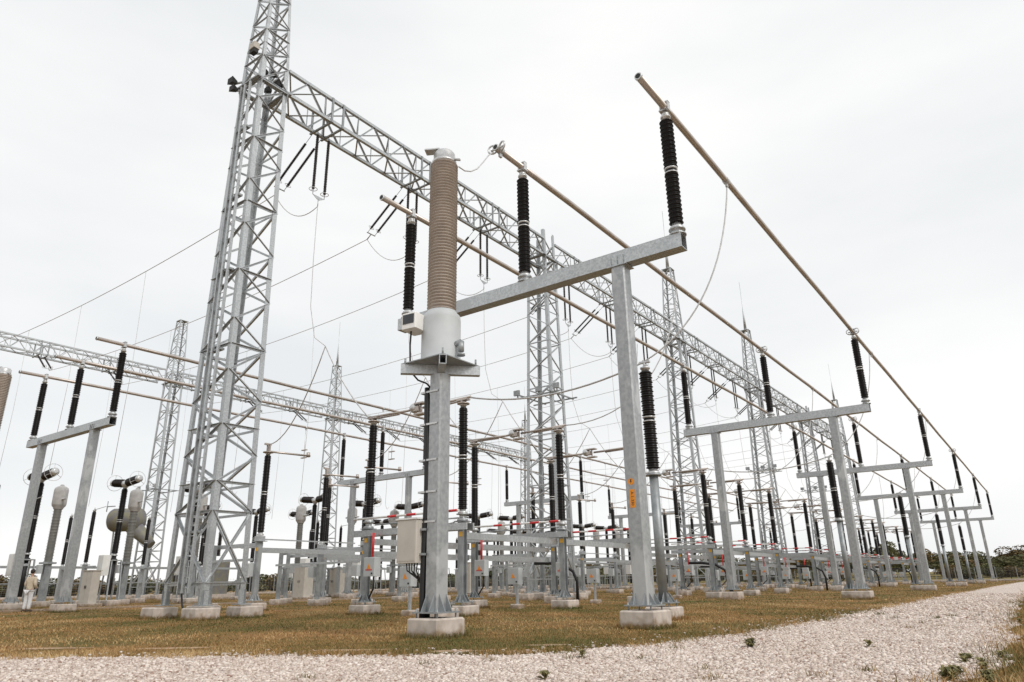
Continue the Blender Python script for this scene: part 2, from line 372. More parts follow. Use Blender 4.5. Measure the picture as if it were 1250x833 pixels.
for n, r0, r1, h0, h1, w, le in ((160000, 5, 14, .012, .042, .008, 1.4), (120000, 14, 30, .015, .045, .016, 1.4), (70000, 30, 75, .02, .055, .04, 1.2), (25000, 75, 170, .04, .09, .12, .9)):
    X, Y = fan(n, r0, r1); k = ~in_road(X, Y) & (patch(X * 1.7 + 9, Y * 1.7) + rng.normal(0, .15, n) > -.36) & ~bare(X, Y); X, Y = X[k], Y[k]
    parts.append(blades(X, Y, h0, h1, w, le))
# fringe of taller grass along the road edges and round the foundations
def along(e, n, amp):
    e = np.array(e); seg = np.hypot(*(e[1:] - e[:-1]).T); pr = seg / (1 + np.hypot(*(e[1:]).T)); i = rng.choice(len(seg), n, p=pr / pr.sum()); t = rng.uniform(0, 1, n)[:, None]
    P = e[i] * (1 - t) + e[i + 1] * t + rng.normal(0, amp, (n, 2)); return P[:, 0], P[:, 1]
X, Y = along(EDGE[2:14], 26000, .2); k = patch(X * 2, Y * 2) > -.12; V_, F_, T_ = blades(X[k], Y[k], .02, .10, .010, 1.2); parts.append((V_, F_, np.clip(T_ + .14, 0, 1)))
X, Y = along(REDGE[2:12], 12000, .28); X = X + .2; k = patch(X * 2.2 + 4, Y * 2.2) > -.15; parts.append(blades(X[k], Y[k], .03, .15, .009, 1.1))
Xc, Yc = rng.uniform(-13, -1.5, 70), rng.uniform(4, 26, 70); idx = rng.integers(0, 70, 2200); X, Y = Xc[idx] + rng.normal(0, .06, 2200), Yc[idx] + rng.normal(0, .06, 2200); k = in_road(X, Y); V_, F_, T_ = blades(X[k], Y[k], .03, .10, .009, 1.0); parts.append((V_, F_, T_ * .6))
for fx, fy, hs in ((-6.8, 13.75, .39), (-12.4, 13.75, .39), (-9.115, 10.08, .375), (-7.75, 16.7, .35), (-18.2, 16.7, .37), (-14.1, 16.7, .37), (-14.1, 22.3, .37), (-18.2, 22.3, .37), (-22.96, 12.48, .4), (-20.64, 12.48, .4), (-20.64, 13.96, .4), (-34.43, 14.45, .39), (-40.03, 14.45, .39), (-6.8, 34.35, .39), (-26, 17.95, .37)):
    n = 900; sd_ = rng.integers(0, 4, n); u = rng.uniform(-hs - .08, hs + .08, n); v = hs + np.abs(rng.normal(0, .05, n))
    X = fx + np.where(sd_ == 0, u, np.where(sd_ == 1, u, np.where(sd_ == 2, v, -v))); Y = fy + np.where(sd_ == 0, v, np.where(sd_ == 1, -v, u))
    V_, F_, T_ = blades(X, Y, .03, .13, .010, .8); parts.append((V_, F_, T_ * .7))
Vs, Fs, Ts, off = [], [], [], 0
for V, F, t in parts: Vs.append(V); Fs.append(F + off); Ts.append(t); off += len(V)
g = place('grass', raw_mesh('grass', np.concatenate(Vs), np.concatenate(Fs), 'blade', np.concatenate(Ts)))
tag(g, 'short dry brown and green grass of the substation lawn', 'grass', kind='stuff')

# crushed stone
def stones(X, Y, s0, s1):
    n = len(X); C8 = np.array([(-1, -1, -1), (1, -1, -1), (1, 1, -1), (-1, 1, -1), (-1, -1, 1), (1, -1, 1), (1, 1, 1), (-1, 1, 1)], float)
    T = np.array([(0, 3, 2), (0, 2, 1), (4, 5, 6), (4, 6, 7), (0, 1, 5), (0, 5, 4), (1, 2, 6), (1, 6, 5), (2, 3, 7), (2, 7, 6), (3, 0, 4), (3, 4, 7)])
    s = rng.uniform(0, 1, n) ** 2 * (s1 - s0) + s0
    P = C8[None] * rng.uniform(.45, 1, (n, 8, 3)) * (s[:, None, None] * np.array([.62, .5, .38])) * rng.uniform(.7, 1.3, (n, 1, 3))
    a = rng.uniform(0, 6.283, n); c, sn = np.cos(a)[:, None], np.sin(a)[:, None]; tl = rng.uniform(-.6, .6, n); ct, st = np.cos(tl)[:, None], np.sin(tl)[:, None]
    x, y, z = P[..., 0], P[..., 1], P[..., 2]; y, z = y * ct - z * st, y * st + z * ct
    V = np.stack([x * c - y * sn + X[:, None], x * sn + y * c + Y[:, None], z + .006 + (s * .22)[:, None]], -1)
    F = (np.arange(n) * 8)[:, None, None] + T[None]
    return V.reshape(-1, 3), F.reshape(-1, 3), np.repeat(np.clip(rng.beta(1.7, 1.5, n) + .16 * patch(X * .9 + 3, Y * .9), 0, 1), 8)
parts = []
for n, r0, r1, s0, s1 in ((105000, 4.2, 9, .008, .038), (70000, 9, 17, .014, .043), (26000, 17, 45, .03, .07)):
    X, Y = fan(n * 3 if r0 > 8 else n * 2, r0, r1, 55); k = in_road(X, Y); parts.append(stones(X[k][:n], Y[k][:n], s0, s1))
X, Y = along(EDGE[2:12], 1500, .35); parts.append(stones(X, Y, .02, .045))
Vs, Fs, Ts, off = [], [], [], 0
for V, F, t in parts: Vs.append(V); Fs.append(F + off); Ts.append(t); off += len(V)
g = place('gravel', raw_mesh('gravel', np.concatenate(Vs), np.concatenate(Fs), 'stone', np.concatenate(Ts)))
tag(g, 'pale pinkish crushed stone lying on the perimeter road', 'gravel', kind='stuff')

# concrete cable trench with its covers
mb = MB(); mb.box((-38.4, 80, -.02), (.7, 190, .12)); trench = mb.build('cable_trench', 'conc'); trench['kind'] = 'structure'
cov = MB().box((0, 0, .02), (.6, .96, .04)).mesh('trench_cover', 'conc')
for i in range(60): place('trench_cover', cov, trench, (-38.4, 11 + i * 1.0, .042))

# ------------------------------------------------------------------ shared parts
def foundation(parent, x, y, s=.78, h=.34, name='foundation_block', z=0):
    key = (s, h)
    if key not in FND: FND[key] = MB().rbox((0, 0, h / 2 - .1), (s, s, h + .2), .03).mesh('foundation_block', 'conc')
    o = place(name, FND[key], parent, (x, y, z)); o.rotation_euler = (0, 0, random.choice((0, 1, 2, 3)) * math.pi / 2); return o
FND = {}
def base_plate(mb, x, y, z, s, w, gus=.22, h=.22):
    """plate on levelling nuts with triangular gussets; w = width of the post"""
    mb.box((x, y, z + .09), (s, s, .025))
    for a in (-1, 1):
        for b in (-1, 1): mb.cyl((x + a * s * .4, y + b * s * .4, z - .02), (x + a * s * .4, y + b * s * .4, z + .15), .016, n=6)
    for a, b in ((1, 0), (-1, 0), (0, 1), (0, -1)):
        for t in (-.3, .3):
            p = Vector((x + a * w / 2 - b * t * w, y + b * w / 2 + a * t * w, z + .1025)); q = p + Vector((a, b, 0)) * (s / 2 - w / 2) * .95; up = p + Vector((0, 0, h)); tt = Vector((-b, a, 0)) * .008
            mb.add([p - tt, q - tt, up - tt, p + tt, q + tt, up + tt], [(0, 1, 2), (5, 4, 3), (0, 3, 4, 1), (1, 4, 5, 2), (2, 5, 3, 0)])
def sq_post(mb, x, y, z0, z1, w, ch=.03):
    h = w / 2; P = [(-h + ch, -h), (h - ch, -h), (h, -h + ch), (h, h - ch), (h - ch, h), (-h + ch, h), (-h, h - ch), (-h, -h + ch)]
    mb.prism(P, (x, y, z0), (x, y, z1), up=(0, 1, 0))
def shed_prof(z0, z1, rc, rs, pitch, alt=.9, gap=None):
    n = max(3, int(round((z1 - z0) / pitch))); p = (z1 - z0) / n; P = [(rc, z0)]
    for i in range(n):
        r = rs if i % 2 == 0 else rs * alt; z = z0 + i * p
        if gap and z + p > gap[0] and z < gap[1]: continue
        P += [(rc, z + p * .12), (r, z + p * .30), (r * .985, z + p * .42), (rc, z + p * .86)]
    P.append((rc, z1)); return P
INS = {}
def insulator(parent, x, y, z0, z1, rl=.165, ru=.145, m='porc', n=18, two=True, pitch=.056, name='insulator'):
    """two-tier post insulator: sheds, with the metal flanges as a sub-part"""
    key = (round(z1 - z0, 3), rl, ru, m, two, pitch)
    if key not in INS:
        H = z1 - z0; a = MB(); fm = []
        fl = lambda z, r: MB().lathe([(r * .82, z), (r * .82, z + .03), (r * .62, z + .045), (r * .62, z + .1), (r * .82, z + .115), (r * .82, z + .145)], n=16)
        if two:
            mid = H * .5
            a.lathe(shed_prof(.14, H - .13, rl * .8, rl, pitch, gap=(mid - .07, mid + .075)), n=n)
            fm.append(MB().lathe([(rl * .95, 0), (rl * .95, .05), (rl * .66, .07), (rl * .66, .14)], n=16)); fm.append(fl(mid - .0725, (rl + ru) * .61))
            fm.append(MB().lathe([(ru * .66, H - .13), (ru * .66, H - .05), (ru * .85, H - .04), (ru * .85, H)], n=16))
        else:
            a.lathe(shed_prof(.10, H - .10, rl * .8, rl, pitch), n=n)
            fm.append(MB().lathe([(rl * .95, 0), (rl * .95, .04), (rl * .66, .06), (rl * .66, .10)], n=16)); fm.append(MB().lathe([(ru * .66, H - .10), (ru * .66, H - .04), (ru * .85, H - .03), (ru * .85, H)], n=16))
        INS[key] = (a.mesh(name, m), [q.mesh('flange', 'alu') for q in fm])
    o = place(name, INS[key][0], parent, (x, y, z0))
    for q in INS[key][1]: place('flange', q, o)
    return o

# ------------------------------------------------------------------ bus portals and tubular busbars
ZB, ZT = 8.25, 11.71
TX = (-5.32, -9.55, -13.75)
def make_portal():
    t = thing('bus_portal', (0, 0, 0), '', 'bus support', 'bus portals')
    for x in (-6.8, -12.4):
        foundation(t, x, 0)
        mb = MB(); sq_post(mb, x, 0, .44, ZB - .362, .345); po = mb.build('post', 'post', t)
        mb = MB(); base_plate(mb, x, 0, .34, .62, .345); mb.build('base_plate', 'steel_dark', po)
        mb = MB(); mb.box((x, 0, ZB - .375), (.5, .42, .02))
        for a in (-.16, 0, .16): mb.box((x + a, -.178, ZB - .24), (.025, .03, .24))
        mb.build('head_plate', 'galv', po)
    mb = MB(); h, w, th = .35, .32, .02; xa, xb = -14.0, -5.19
    mb.box(((xa + xb) / 2, 0, ZB - th / 2), (xb - xa, w, th)); mb.box(((xa + xb) / 2, 0, ZB - h + th / 2), (xb - xa, w, th))
    for s in (-1, 1): mb.box(((xa + xb) / 2, s * (w / 2 - th / 2 - .001), ZB - h / 2), (xb - xa, th, h - 2 * th + .002))
    mb.build('beam', 'galv', t)
    for x in TX:
        mb = MB(); mb.lathe([(.2, ZB), (.2, ZB + .03), (.13, ZB + .04), (.13, ZB + .12), (.19, ZB + .13), (.19, ZB + .16)], (x, 0, 0)); mb.build('insulator_stand', 'galv', t)
        insulator(t, x, 0, ZB + .16, ZT - .27)
        mb = MB(); mb.lathe([(.09, ZT - .27), (.09, ZT - .18), (.06, ZT - .17), (.06, ZT - .1)], (x, 0, 0)); mb.box((x, 0, ZT - .105), (.24, .2, .03))
        for s in (-1, 1): mb.bar((x + s * .1, 0, ZT - .1), (x + s * .1, 0, ZT + .13), .03, .12, up=(0, 1, 0))
        mb.bar((x - .115, 0, ZT + .125), (x + .115, 0, ZT + .125), .12, .03); mb.build('tube_clamp', 'alu', t)
    return t
PY = [13.75 + 20.6 * k for k in range(6)]
p0 = make_portal(); p0.location = (0, PY[0], 0)
p0['label'] = 'nearest galvanised steel bus portal, orange sticker on its right post, three black insulators on top'
portals = [p0]
for k in range(1, 6):
    portals.append(dup(p0, (0, PY[k], 0), 'galvanised steel bus portal under the right-hand tubes, %s back from the one with orange sticker' % ORD[k - 1]))
LPY = [14.45 + 20.6 * k for k in range(5)]
for k in range(5):
    lab = 'leftmost galvanised bus portal behind the man in the cream shirt' if k == 0 else 'galvanised bus portal under the left-hand tubes, %s back behind the portal beside the man' % ORD[k - 1]
    dup(p0, (-27.63, LPY[k], 0), lab)
# stickers on the near portal's right post
post0 = [c for c in p0.children if c.name.startswith('post')][0]
px_, pyf = -6.8, -.1755
mb = MB(); mb.cyl((px_ - .03, pyf + .004, 2.88), (px_ - .03, pyf - .002, 2.88), .07, n=16); mb.build('round_sticker', 'orange', post0)
mb = MB(); mb.box((px_ - .02, pyf, 2.53), (.12, .006, .38)); stk = mb.build('number_sticker', 'orange', post0)
def text_mesh(txt, size, m, parent, loc, rot, name):
    cu = bpy.data.curves.new('t', 'FONT'); cu.body = txt; cu.size = size; cu.align_x = 'CENTER'; cu.align_y = 'CENTER'; cu.extrude = .001
    to = bpy.data.objects.new('t', cu); COL.objects.link(to); dg = bpy.context.evaluated_depsgraph_get(); me = bpy.data.meshes.new_from_object(to.evaluated_get(dg))
    bpy.data.objects.remove(to); me.materials.clear(); me.materials.append(M[m]); o = place(name, me, parent, loc); o.rotation_euler = rot; return o
text_mesh('A-1-330', .088, 'dark', post0, (px_ - .02, pyf - .0045, 2.53), (R_(90), R_(90), 0), 'lettering')
mb = MB(); q = [(-.008, .05), (.022, .05), (.006, .012), (.024, .012), (-.016, -.055), (-.002, -.006), (-.022, -.006)]
mb.add([(px_ - .03 + a, pyf - .0035, 2.88 + b) for a, b in q], [tuple(range(7))]); mb.build('lightning_mark', 'dark', post0)

def busbar(x, y0, y1, label, clampY, rings):
    t = thing('busbar_tube', (x, y0, ZT), label, 'busbar', 'tubular busbars')
    mb = MB(); n = 28
    mb.tube([(0, (y1 - y0) * i / n, .02 * math.sin(i * 1.7)) for i in range(n + 1)], .082, 14); mb.build('tube', 'tube', t)
    mb = MB(); mb.lathe([(.088, -.012), (.094, 0), (.094, .05)], (0, -.01, 0), (0, 1, 0), 14); c = mb.build('end_cap', 'alu', t)
    mb = MB(); mb.cyl((0, -.024, 0), (0, -.0225, 0), .066, n=14); mb.build('cap_hole', 'dark', c)
    for y in rings:
        mb = MB()
        for s in (-1, 1): mb.ring((s * .15, y - y0, .02), (.35 * s, 1, 0), .125, .026, 18)
        mb.cyl((-.2, y - y0, 0), (.2, y - y0, 0), .03); mb.build('corona_ring', 'alu', t)
    for y in clampY:
        mb = MB(); mb.lathe([(.1, -.07), (.1, .07)], (0, y - y0, 0), (0, 1, 0), 12); mb.box((0, y - y0, -.13), (.06, .1, .14)); mb.build('jumper_clamp', 'alu', t)
    return t
busbar(TX[0], 12.35, 119.5, 'highest brown tubular busbar, rightmost of the three over the right portals', (17.9, 38.5, 59.2), (34.35, 75.55))
busbar(TX[1], 12.55, 119, 'middle tubular busbar of the right-hand three, two ball fittings at its near end', (12.75, 43.9, 64), (12.62, 34.35, 54.95))
busbar(TX[2], 12.5, 119, 'brown tubular busbar passing just behind the tan column, left one of the right-hand three', (28.0, 49), (54.95,))
busbar(TX[0] - 27.63, 13.2, 119, 'tubular busbar with the highest near end among the left-hand three', (31,), ())
busbar(TX[1] - 27.63, 13.2, 119, 'tubular busbar in the middle of the left-hand three', (36,), ())
busbar(TX[2] - 27.63, 13.2, 119, 'lowest looking tubular busbar of the left-hand three, near end far left', (31.5, 48), ())

# ------------------------------------------------------------------ tan voltage transformer on its post
def make_vt(loc, label):
    t = thing('voltage_transformer', loc, label, 'voltage transformer', 'tan instrument transformers on posts')
    foundation(t, 0, 0, .75, .33)
    mb = MB(); sq_post(mb, 0, 0, .43, 4.85, .31); po = mb.build('post', 'post', t)
    mb = MB(); base_plate(mb, 0, 0, .33, .62, .31, h=.3); mb.build('base_plate', 'steel_dark', po)
    a = .53
    mb = MB()
    for s in (1, -1):                                             # crossed hollow beams on the diagonals
        d = Vector((1, s, 0)).normalized(); n_ = Vector((-s, 1, 0)).normalized()
        for sgn in ((1, -1) if s > 0 else (1, -1)):
            A, B = d * .075 * sgn, d * .79 * sgn
            if s > 0 and sgn > 0: A = d * -.0
            for off, w, h in ((Vector((0, 0, .088)), .14, .014), (Vector((0, 0, -.088)), .14, .014)):
                mb.bar(A + off + Vector((0, 0, 4.95)), B + off + Vector((0, 0, 4.95)), w, h)
            for e in (-.063, .063):
                mb.bar(A + n_ * e + Vector((0, 0, 4.95)), B + n_ * e + Vector((0, 0, 4.95)), .014, .162)
    mb.build('cross_beam', 'galv', t)
    mb = MB(); mb.box((0, 0, 5.06), (1.12, 1.12, .02)); mb.build('platform_plate', 'steel_dark', t)
    mb = MB(); mb.lathe([(.40, 5.07), (.425, 5.075), (.425, 5.13), (.40, 5.15), (.40, 6.0), (.385, 6.09), (.32, 6.16), (.31, 6.19)], n=32); tank = mb.build('tank', 'paint_grey', t)
    mb = MB(); mb.lathe(shed_prof(6.19, 9.72, .26, .305, .07, 1.0), n=32); mb.build('insulator', 'tan', t)
    mb = MB(); mb.lathe([(.26, 9.72), (.275, 9.73), (.275, 9.78), (.24, 9.8), (.24, 9.97), (.2, 10.03), (.05, 10.06)], n=24); cap = mb.build('top_cap', 'alu', t)
    mb = MB(); mb.box((-.2, -.16, 10.07), (.34, .22, .03), .5); mb.bar((.1, 0, 9.84), (.38, .1, 9.76), .07, .03); mb.build('terminal', 'alu', cap)
    # side terminal box: white with a dark window
    mb = MB(); mb.rbox((-.32, -.44, 5.9), (.36, .44, .34), .02, .12); bx = mb.build('terminal_box', 'white', t)
    c, s_ = math.cos(.12), math.sin(.12)
    mb = MB(); mb.box((-.32 + .222 * s_, -.44 - .222 * c, 5.93), (.27, .012, .2), .12); mb.build('window', 'glass', bx)
    mb = MB(); mb.cyl((.36, .0, 5.42), (.52, .02, 5.46), .055); mb.cyl((.52, .02, 5.46), (.52, .02, 5.25), .06); mb.lathe([(.08, 5.16), (.08, 5.2), (.05, 5.22)], (.52, .02, 0)); mb.build('drain_valve', 'steel_dark', t)
    for k in (-1, 1):
        mb = MB(); mb.cyl((.5, k * .5, 5.07), (.5, k * .5, 5.2), .02, n=6); mb.cyl((-.5, k * .5, 5.07), (-.5, k * .5, 5.17), .02, n=6); mb.build('bolt', 'steel_dark', t)
    mb = MB(); mb.tube([(-.36, -.5, 5.78), (-.42, -.46, 5.45), (-.50, -.36, 5.12), (-.5, -.3, 4.92), (-.42, -.2, 4.78), (-.26, -.12, 4.7), (-.17, -.1, 4.6)], .018, 6); mb.build('cable', 'black', t)
    mb = MB()
    for i, (dx, dy) in enumerate(((-.20, -.13), (-.25, -.08), (-.29, -.02), (-.24, .05))):
        mb.tube([(dx - .025 * math.sin(z * 1.7 + i * .3), dy, z) for z in np.linspace(4.6 - .05 * i, .3, 24)], .055, 7)
    mb.build('cable_bundle', 'black', t)
    for z in (4.5, 3.85, 3.15, 2.55, 2.0):
        mb = MB(); mb.box((-.1, -.172, z), (.38, .012, .035)); mb.box((-.36, -.04, z), (.012, .27, .035)); mb.box((-.24, -.172, z), (.24, .0125, .036)); mb.build('cable_clip', 'alu', t)
    # beige control box hung on the left of the post
    mb = MB(); mb.rbox((-.5, -.16, 1.66), (.52, .3, .78), .02); cb = mb.build('control_box', 'beige', t)
    mb = MB(); mb.box((-.5, -.16, 2.065), (.56, .34, .03)); mb.build('box_roof', 'white', cb)
    mb = MB(); mb.box((-.5, -.3135, 1.66), (.46, .008, .70)); mb.build('box_door', 'beige', cb)
    for z in (1.42, 1.86):
        mb = MB(); mb.box((-.2, -.2, z), (.16, .05, .04)); mb.build('box_bracket', 'steel_dark', cb)
    mb = MB()
    for i in range(5): mb.tube([(-.62 + i * .07, -.16, 1.28), (-.6 + i * .06, -.16, 1.14 - .03 * (i % 2)), (-.32 + i * .02, -.1, 1.0 - .05 * i), (-.22, -.05, .8)], .013, 5)
    mb.build('box_cable', 'black', cb)
    return t
vt = make_vt((-9.115, 10.08, 0), 'tall tan ribbed voltage transformer on a square steel post in front of everything')
dup(vt, (-34.88, 10.58, 0), 'tan ribbed voltage transformer cut off by the left edge of the picture')

# ------------------------------------------------------------------ post insulators on round pipes
def make_pipe_support():
    t = thing('insulator_support', (0, 0, 0), '', 'post insulator', 'black insulators on round pipe posts')
    foundation(t, 0, 0, .7, .3)
    mb = MB(); mb.cyl((0, 0, .4), (0, 0, 3.42), .115, n=18); po = mb.build('pipe_post', 'steel_dark', t)
    mb = MB(); base_plate(mb, 0, 0, .3, .56, .24); mb.lathe([(.2, 3.42), (.2, 3.46)]); mb.build('base_plate', 'steel_dark', po)
    insulator(t, 0, 0, 3.46, 6.3, .178, .155, pitch=.062)
    mb = MB(); mb.cyl((0, 0, 6.3), (0, 0, 6.42), .05); mb.box((0, 0, 6.45), (.3, .09, .05)); mb.build('wire_clamp', 'alu', t)
    return t
s0 = make_pipe_support()
s0.location = (-7.75, 16.7, 0); s0['label'] = 'black insulator on a round grey pipe right behind the post with the orange sticker'
for k in range(1, 5): dup(s0, (-7.75, 16.7 + 20.0 * k, 0), 'black insulator on a round grey pipe, %s right-hand portal behind the stickered one' % ORD[k - 1])

# ------------------------------------------------------------------ centre-break disconnectors
XA, XB = -18.2, -14.1
def striped(t, y, z):
    mb = MB(); mb.cyl((XA - .4, y, z), (XB + .1, y, z), .035, n=8); e = mb.build('earthing_blade', 'white', t)
    for i in range(4):
        x = XA + 1.2 + i * .85; mb = MB(); mb.cyl((x, y, z), (x + .4, y, z), .04, n=8); mb.build('red_band', 'red', e)
def make_disc(tie, boxes):
    t = thing('disconnector', (0, 0, 0), '', 'disconnector', 'centre break disconnectors')
    for x in (XA, XB):
        foundation(t, x, 0, .74, .3)
        mb = MB(); mb.bar((x, -.09, .4), (x, -.09, 2.66), .2, .02, up=(0, 1, 0)); mb.bar((x, .09, .4), (x, .09, 2.66), .2, .02, up=(0, 1, 0)); mb.bar((x, 0, .4), (x, 0, 2.66), .02, .16, up=(0, 1, 0))
        po = mb.build('post', 'steel_dark', t)
        mb = MB(); base_plate(mb, x, 0, .3, .52, .2); mb.box((x, 0, 2.67), (.38, .38, .03)); mb.build('base_plate', 'steel_dark', po)
        mb = MB(); mb.lathe([(.17, 2.69), (.17, 2.74), (.1, 2.76), (.1, 2.86), (.19, 2.87), (.19, 2.9)], (x, 0, 0)); mb.build('bearing', 'galv', t)
        insulator(t, x, 0, 2.9, 6.3, .15, .138, n=18, pitch=.058)
        s = 1 if x == XA else -1
        mb = MB(); mb.lathe([(.2, 6.3), (.2, 6.33), (.1, 6.34), (.1, 6.42)], (x, 0, 0)); mb.box((x, 0, 6.44), (.42, .2, .05)); mb.cyl((x - s * .3, 0, 6.5), (x + s * 1.75, 0, 6.46), .042, n=8); mb.cyl((x - s * .1, .07, 6.44), (x + s * 1.2, .07, 6.42), .03, n=8); mb.build('switch_arm', 'tube', t)
        mb = MB(); mb.box((x + .02, -.106, 2.3), (.14, .012, .14)); mb.build('number_plate', 'yellow', po)
    xm = (XA + XB) / 2
    mb = MB(); mb.box((xm, 0, 6.45), (.34, .22, .16)); mb.box((xm + .2, 0, 6.62), (.42, .26, .05)); mb.box((xm + .2, 0, 6.26), (.42, .26, .05)); mb.cyl((xm + .2, 0, 6.26), (xm + .2, 0, 6.6), .025); mb.build('contact', 'tube', t)
    mb = MB(); mb.lathe([(.02, -.17), (.1, -.14), (.16, -.07), (.175, 0), (.16, .07), (.1, .14), (.02, .17)], (xm - .1, 0, 6.5), n=16); mb.build('contact_shield', 'alu', t)
    mb = MB()
    for y in (-.16, .16): mb.bar((XA - .5, y, 2.52), (XB + .3, y, 2.52), .07, .2, up=(0, 0, 1))
    mb.build('crossbeam', 'galv', t)
    striped(t, -.3, 2.98)
    mb = MB(); mb.cyl((XA, .28, 2.82), (XB, .28, 2.82), .025, n=8); mb.build('drive_rod', 'galv', t)
    if tie:
        for x, z in ((XB, 2.28), (XA, 2.28), (XA, 1.85)):
            mb = MB(); y0, y1 = .14, tie - .14; d = .16
            mb.box((x - d, (y0 + y1) / 2, z), (.02, y1 - y0, .2))
            for q in (-.09, .09): mb.box((x - d - .045, (y0 + y1) / 2, z + q), (.07, y1 - y0, .02))
            mb.build('tie_beam', 'galv', t)
    if boxes:
        for (x, y, kind) in ((XA + .62, -.34, 0), (XA + 2.1, -.2, 1)):
            mb = MB(); mb.rbox((x, y, 1.45), (.5, .28, .58), .015); b = mb.build('drive_box', 'paint_grey', t)
            if kind: b.location.z = -.32
            mb = MB(); mb.add([(x - .09, y - .146, 1.38), (x + .09, y - .146, 1.38), (x, y - .146, 1.55), (x - .09, y - .141, 1.38), (x + .09, y - .141, 1.38), (x, y - .141, 1.55)], [(0, 1, 2), (5, 4, 3), (0, 3, 4, 1), (1, 4, 5, 2), (2, 5, 3, 0)]); mb.build('warning_triangle', 'orange', b)
            mb = MB(); mb.box((x + .15, y - .15, 1.25), (.05, .02, .05)); mb.build('box_lock', 'dark', b)
            if kind == 0:
                mb = MB()
                for i in range(6): mb.box((x - .125 + i * .05, y - .143, 1.36), (.032, .006, .05))
                mb.build('red_lettering', 'red', b)
                mb = MB(); mb.cyl((x, y, 1.75), (x, y, 2.5), .04, n=8); mb.build('red_drive_shaft', 'red', t)
                mb = MB(); mb.tube([(x + .1, y, 1.16), (x + .1, y, .8), (x - .3, y + .2, .5)], .03, 6); mb.build('box_conduit', 'black', t)
            else:
                mb = MB(); mb.bar((x, y + .1, .1), (x, y + .1, 1.2), .08); mb.build('box_stand', 'galv', t); foundation(t, x, y + .1, .4, .16)
    return t
dA = make_disc(5.6, True); dB = make_disc(5.65, True); dC = make_disc(0, True)
ROWS = (16.7, 22.3, 28.0); EP = 19.8
first = True
for k in range(5):
    for j, (src, y) in enumerate(zip((dA, dB, dC), ROWS)):
        lab = 'disconnector with two black insulators and a striped rod, %s phase of the %s bay' % (PH[j], ORD[k])
        loc = (0, y + EP * k, 0)
        if k == 0: src.location = loc; src['label'] = lab
        else: dup(src, loc, lab)
# curved black conduit pipes by the far posts of the middle phases
mb = MB(); mb.tube([(0, 0, 0), (.02, 0, .9), (-.12, -.1, 1.35), (-.5, -.3, 1.62), (-1.1, -.6, 1.72), (-1.7, -.9, 1.72)], .07, 8); cme = mb.mesh('cable_pipe', 'black')
for k in range(4):
    for j, (x, y) in enumerate(((-17.6, 28.9), (-13.6, 37.3))):
        o = place('cable_pipe', cme, None, (x, y + EP * k, 0)); tag(o, 'black curved cable pipe in the grass at the %s disconnector of the %s bay' % (('far', 'next near')[j], ORD[k]), 'cable pipe', 'curved cable pipes')
# a taller beige/grey drive cabinet sits beyond

# ------------------------------------------------------------------ knee-type disconnector poles left of the gantry
def make_pole():
    t = thing('disconnector_pole', (0, 0, 0), '', 'disconnector pole', 'single disconnector poles')
    foundation(t, 0, 0, .74, .3)
    mb = MB(); sq_post(mb, 0, 0, .4, 2.66, .21, .02); po = mb.build('post', 'steel_dark', t)
    mb = MB(); base_plate(mb, 0, 0, .3, .5, .21); mb.box((0, 0, 2.67), (.44, .44, .03)); mb.box((0, 0, 2.78), (.3, .3, .18)); mb.build('base_plate', 'galv', po)
    insulator(t, 0, 0, 2.9, 6.3, .15, .138, n=18, pitch=.058)
    mb = MB(); mb.lathe([(.22, 6.3), (.22, 6.34), (.09, 6.36), (.09, 6.62)]); mb.box((0, -.05, 6.66), (.1, .3, .08)); mb.cyl((0, 0, 6.36), (.1, 2.1, 6.42), .045, n=8); mb.cyl((.1, 2.0, 6.36), (.1, 2.0, 6.56), .08); mb.build('switch_arm', 'tube', t)
    mb = MB(); mb.rbox((-.3, -.2, 1.55), (.42, .26, .5), .015); mb.build('drive_box', 'paint_grey', t)
    mb = MB(); mb.box((-1.7, .2, 2.55), (3.2, .1, .16)); mb.box((-1.7, -.2, 1.95), (3.2, .08, .1)); mb.build('side_frame', 'galv', t)
    mb = MB(); mb.bar((-3.2, 0, .2), (-3.2, 0, 2.63), .16); mb.build('side_leg', 'steel_dark', t); foundation(t, -3.2, 0, .6, .28)
    mb = MB(); mb.box((-.6, 0, 2.5), (1.2, .1, .16)); mb.box((0, 2.6, 2.32), (.1, 5.0, .2)); mb.box((0, 2.6, 2.75), (.05, 5.0, .05)); mb.build('rail', 'galv', t)
    mb = MB(); mb.box((.02, -.112, 2.35), (.14, .012, .14)); mb.build('number_plate', 'yellow', po)
    return t
PP = [(-26.0, 17.95), (-25.92, 23.6), (-26.87, 30.1)]
q0 = make_pole()
for k in range(4):
    for j, (x, y) in enumerate(PP):
        lab = 'single black insulator pole left of the lattice towers, %s one of the %s bay' % (PH[j], ORD[k])
        if k == 0 and j == 0: q0.location = (x, y, 0); q0['label'] = lab
        else: dup(q0, (x, y + EP * k, 0), lab)
for j, (x, y, w) in enumerate(((-29.4, 23.9, 'thin'), (-32.4, 26.6, 'inner'), (-29.4, 43.7, 'second bay'), (-32.4, 46.4, 'second bay inner'))):
    dup(q0, (x, y, 0), 'black insulator pole standing before the beige cabinet, %s one' % w)
def make_trapeze():
    t = thing('hanging_contact', (0, 0, 0), '', 'hanging contact', 'contacts hanging from busbars')
    mb = MB(); mb.cyl((0, 0, 0), (0, 0, -2.1), .018, n=6); mb.build('rod', 'alu', t)
    for z in (-1.55, -2.1):
        mb = MB(); mb.box((0, 0, z), (.52, .16, .06)); mb.build('contact_plate', 'tube', t)
    mb = MB(); mb.lathe([(.1, -.06), (.1, .1)], (0, -.02, .085), (0, 1, 0), 10); mb.build('tube_clamp', 'alu', t)
    return t
z0 = make_trapeze(); n_ = 0
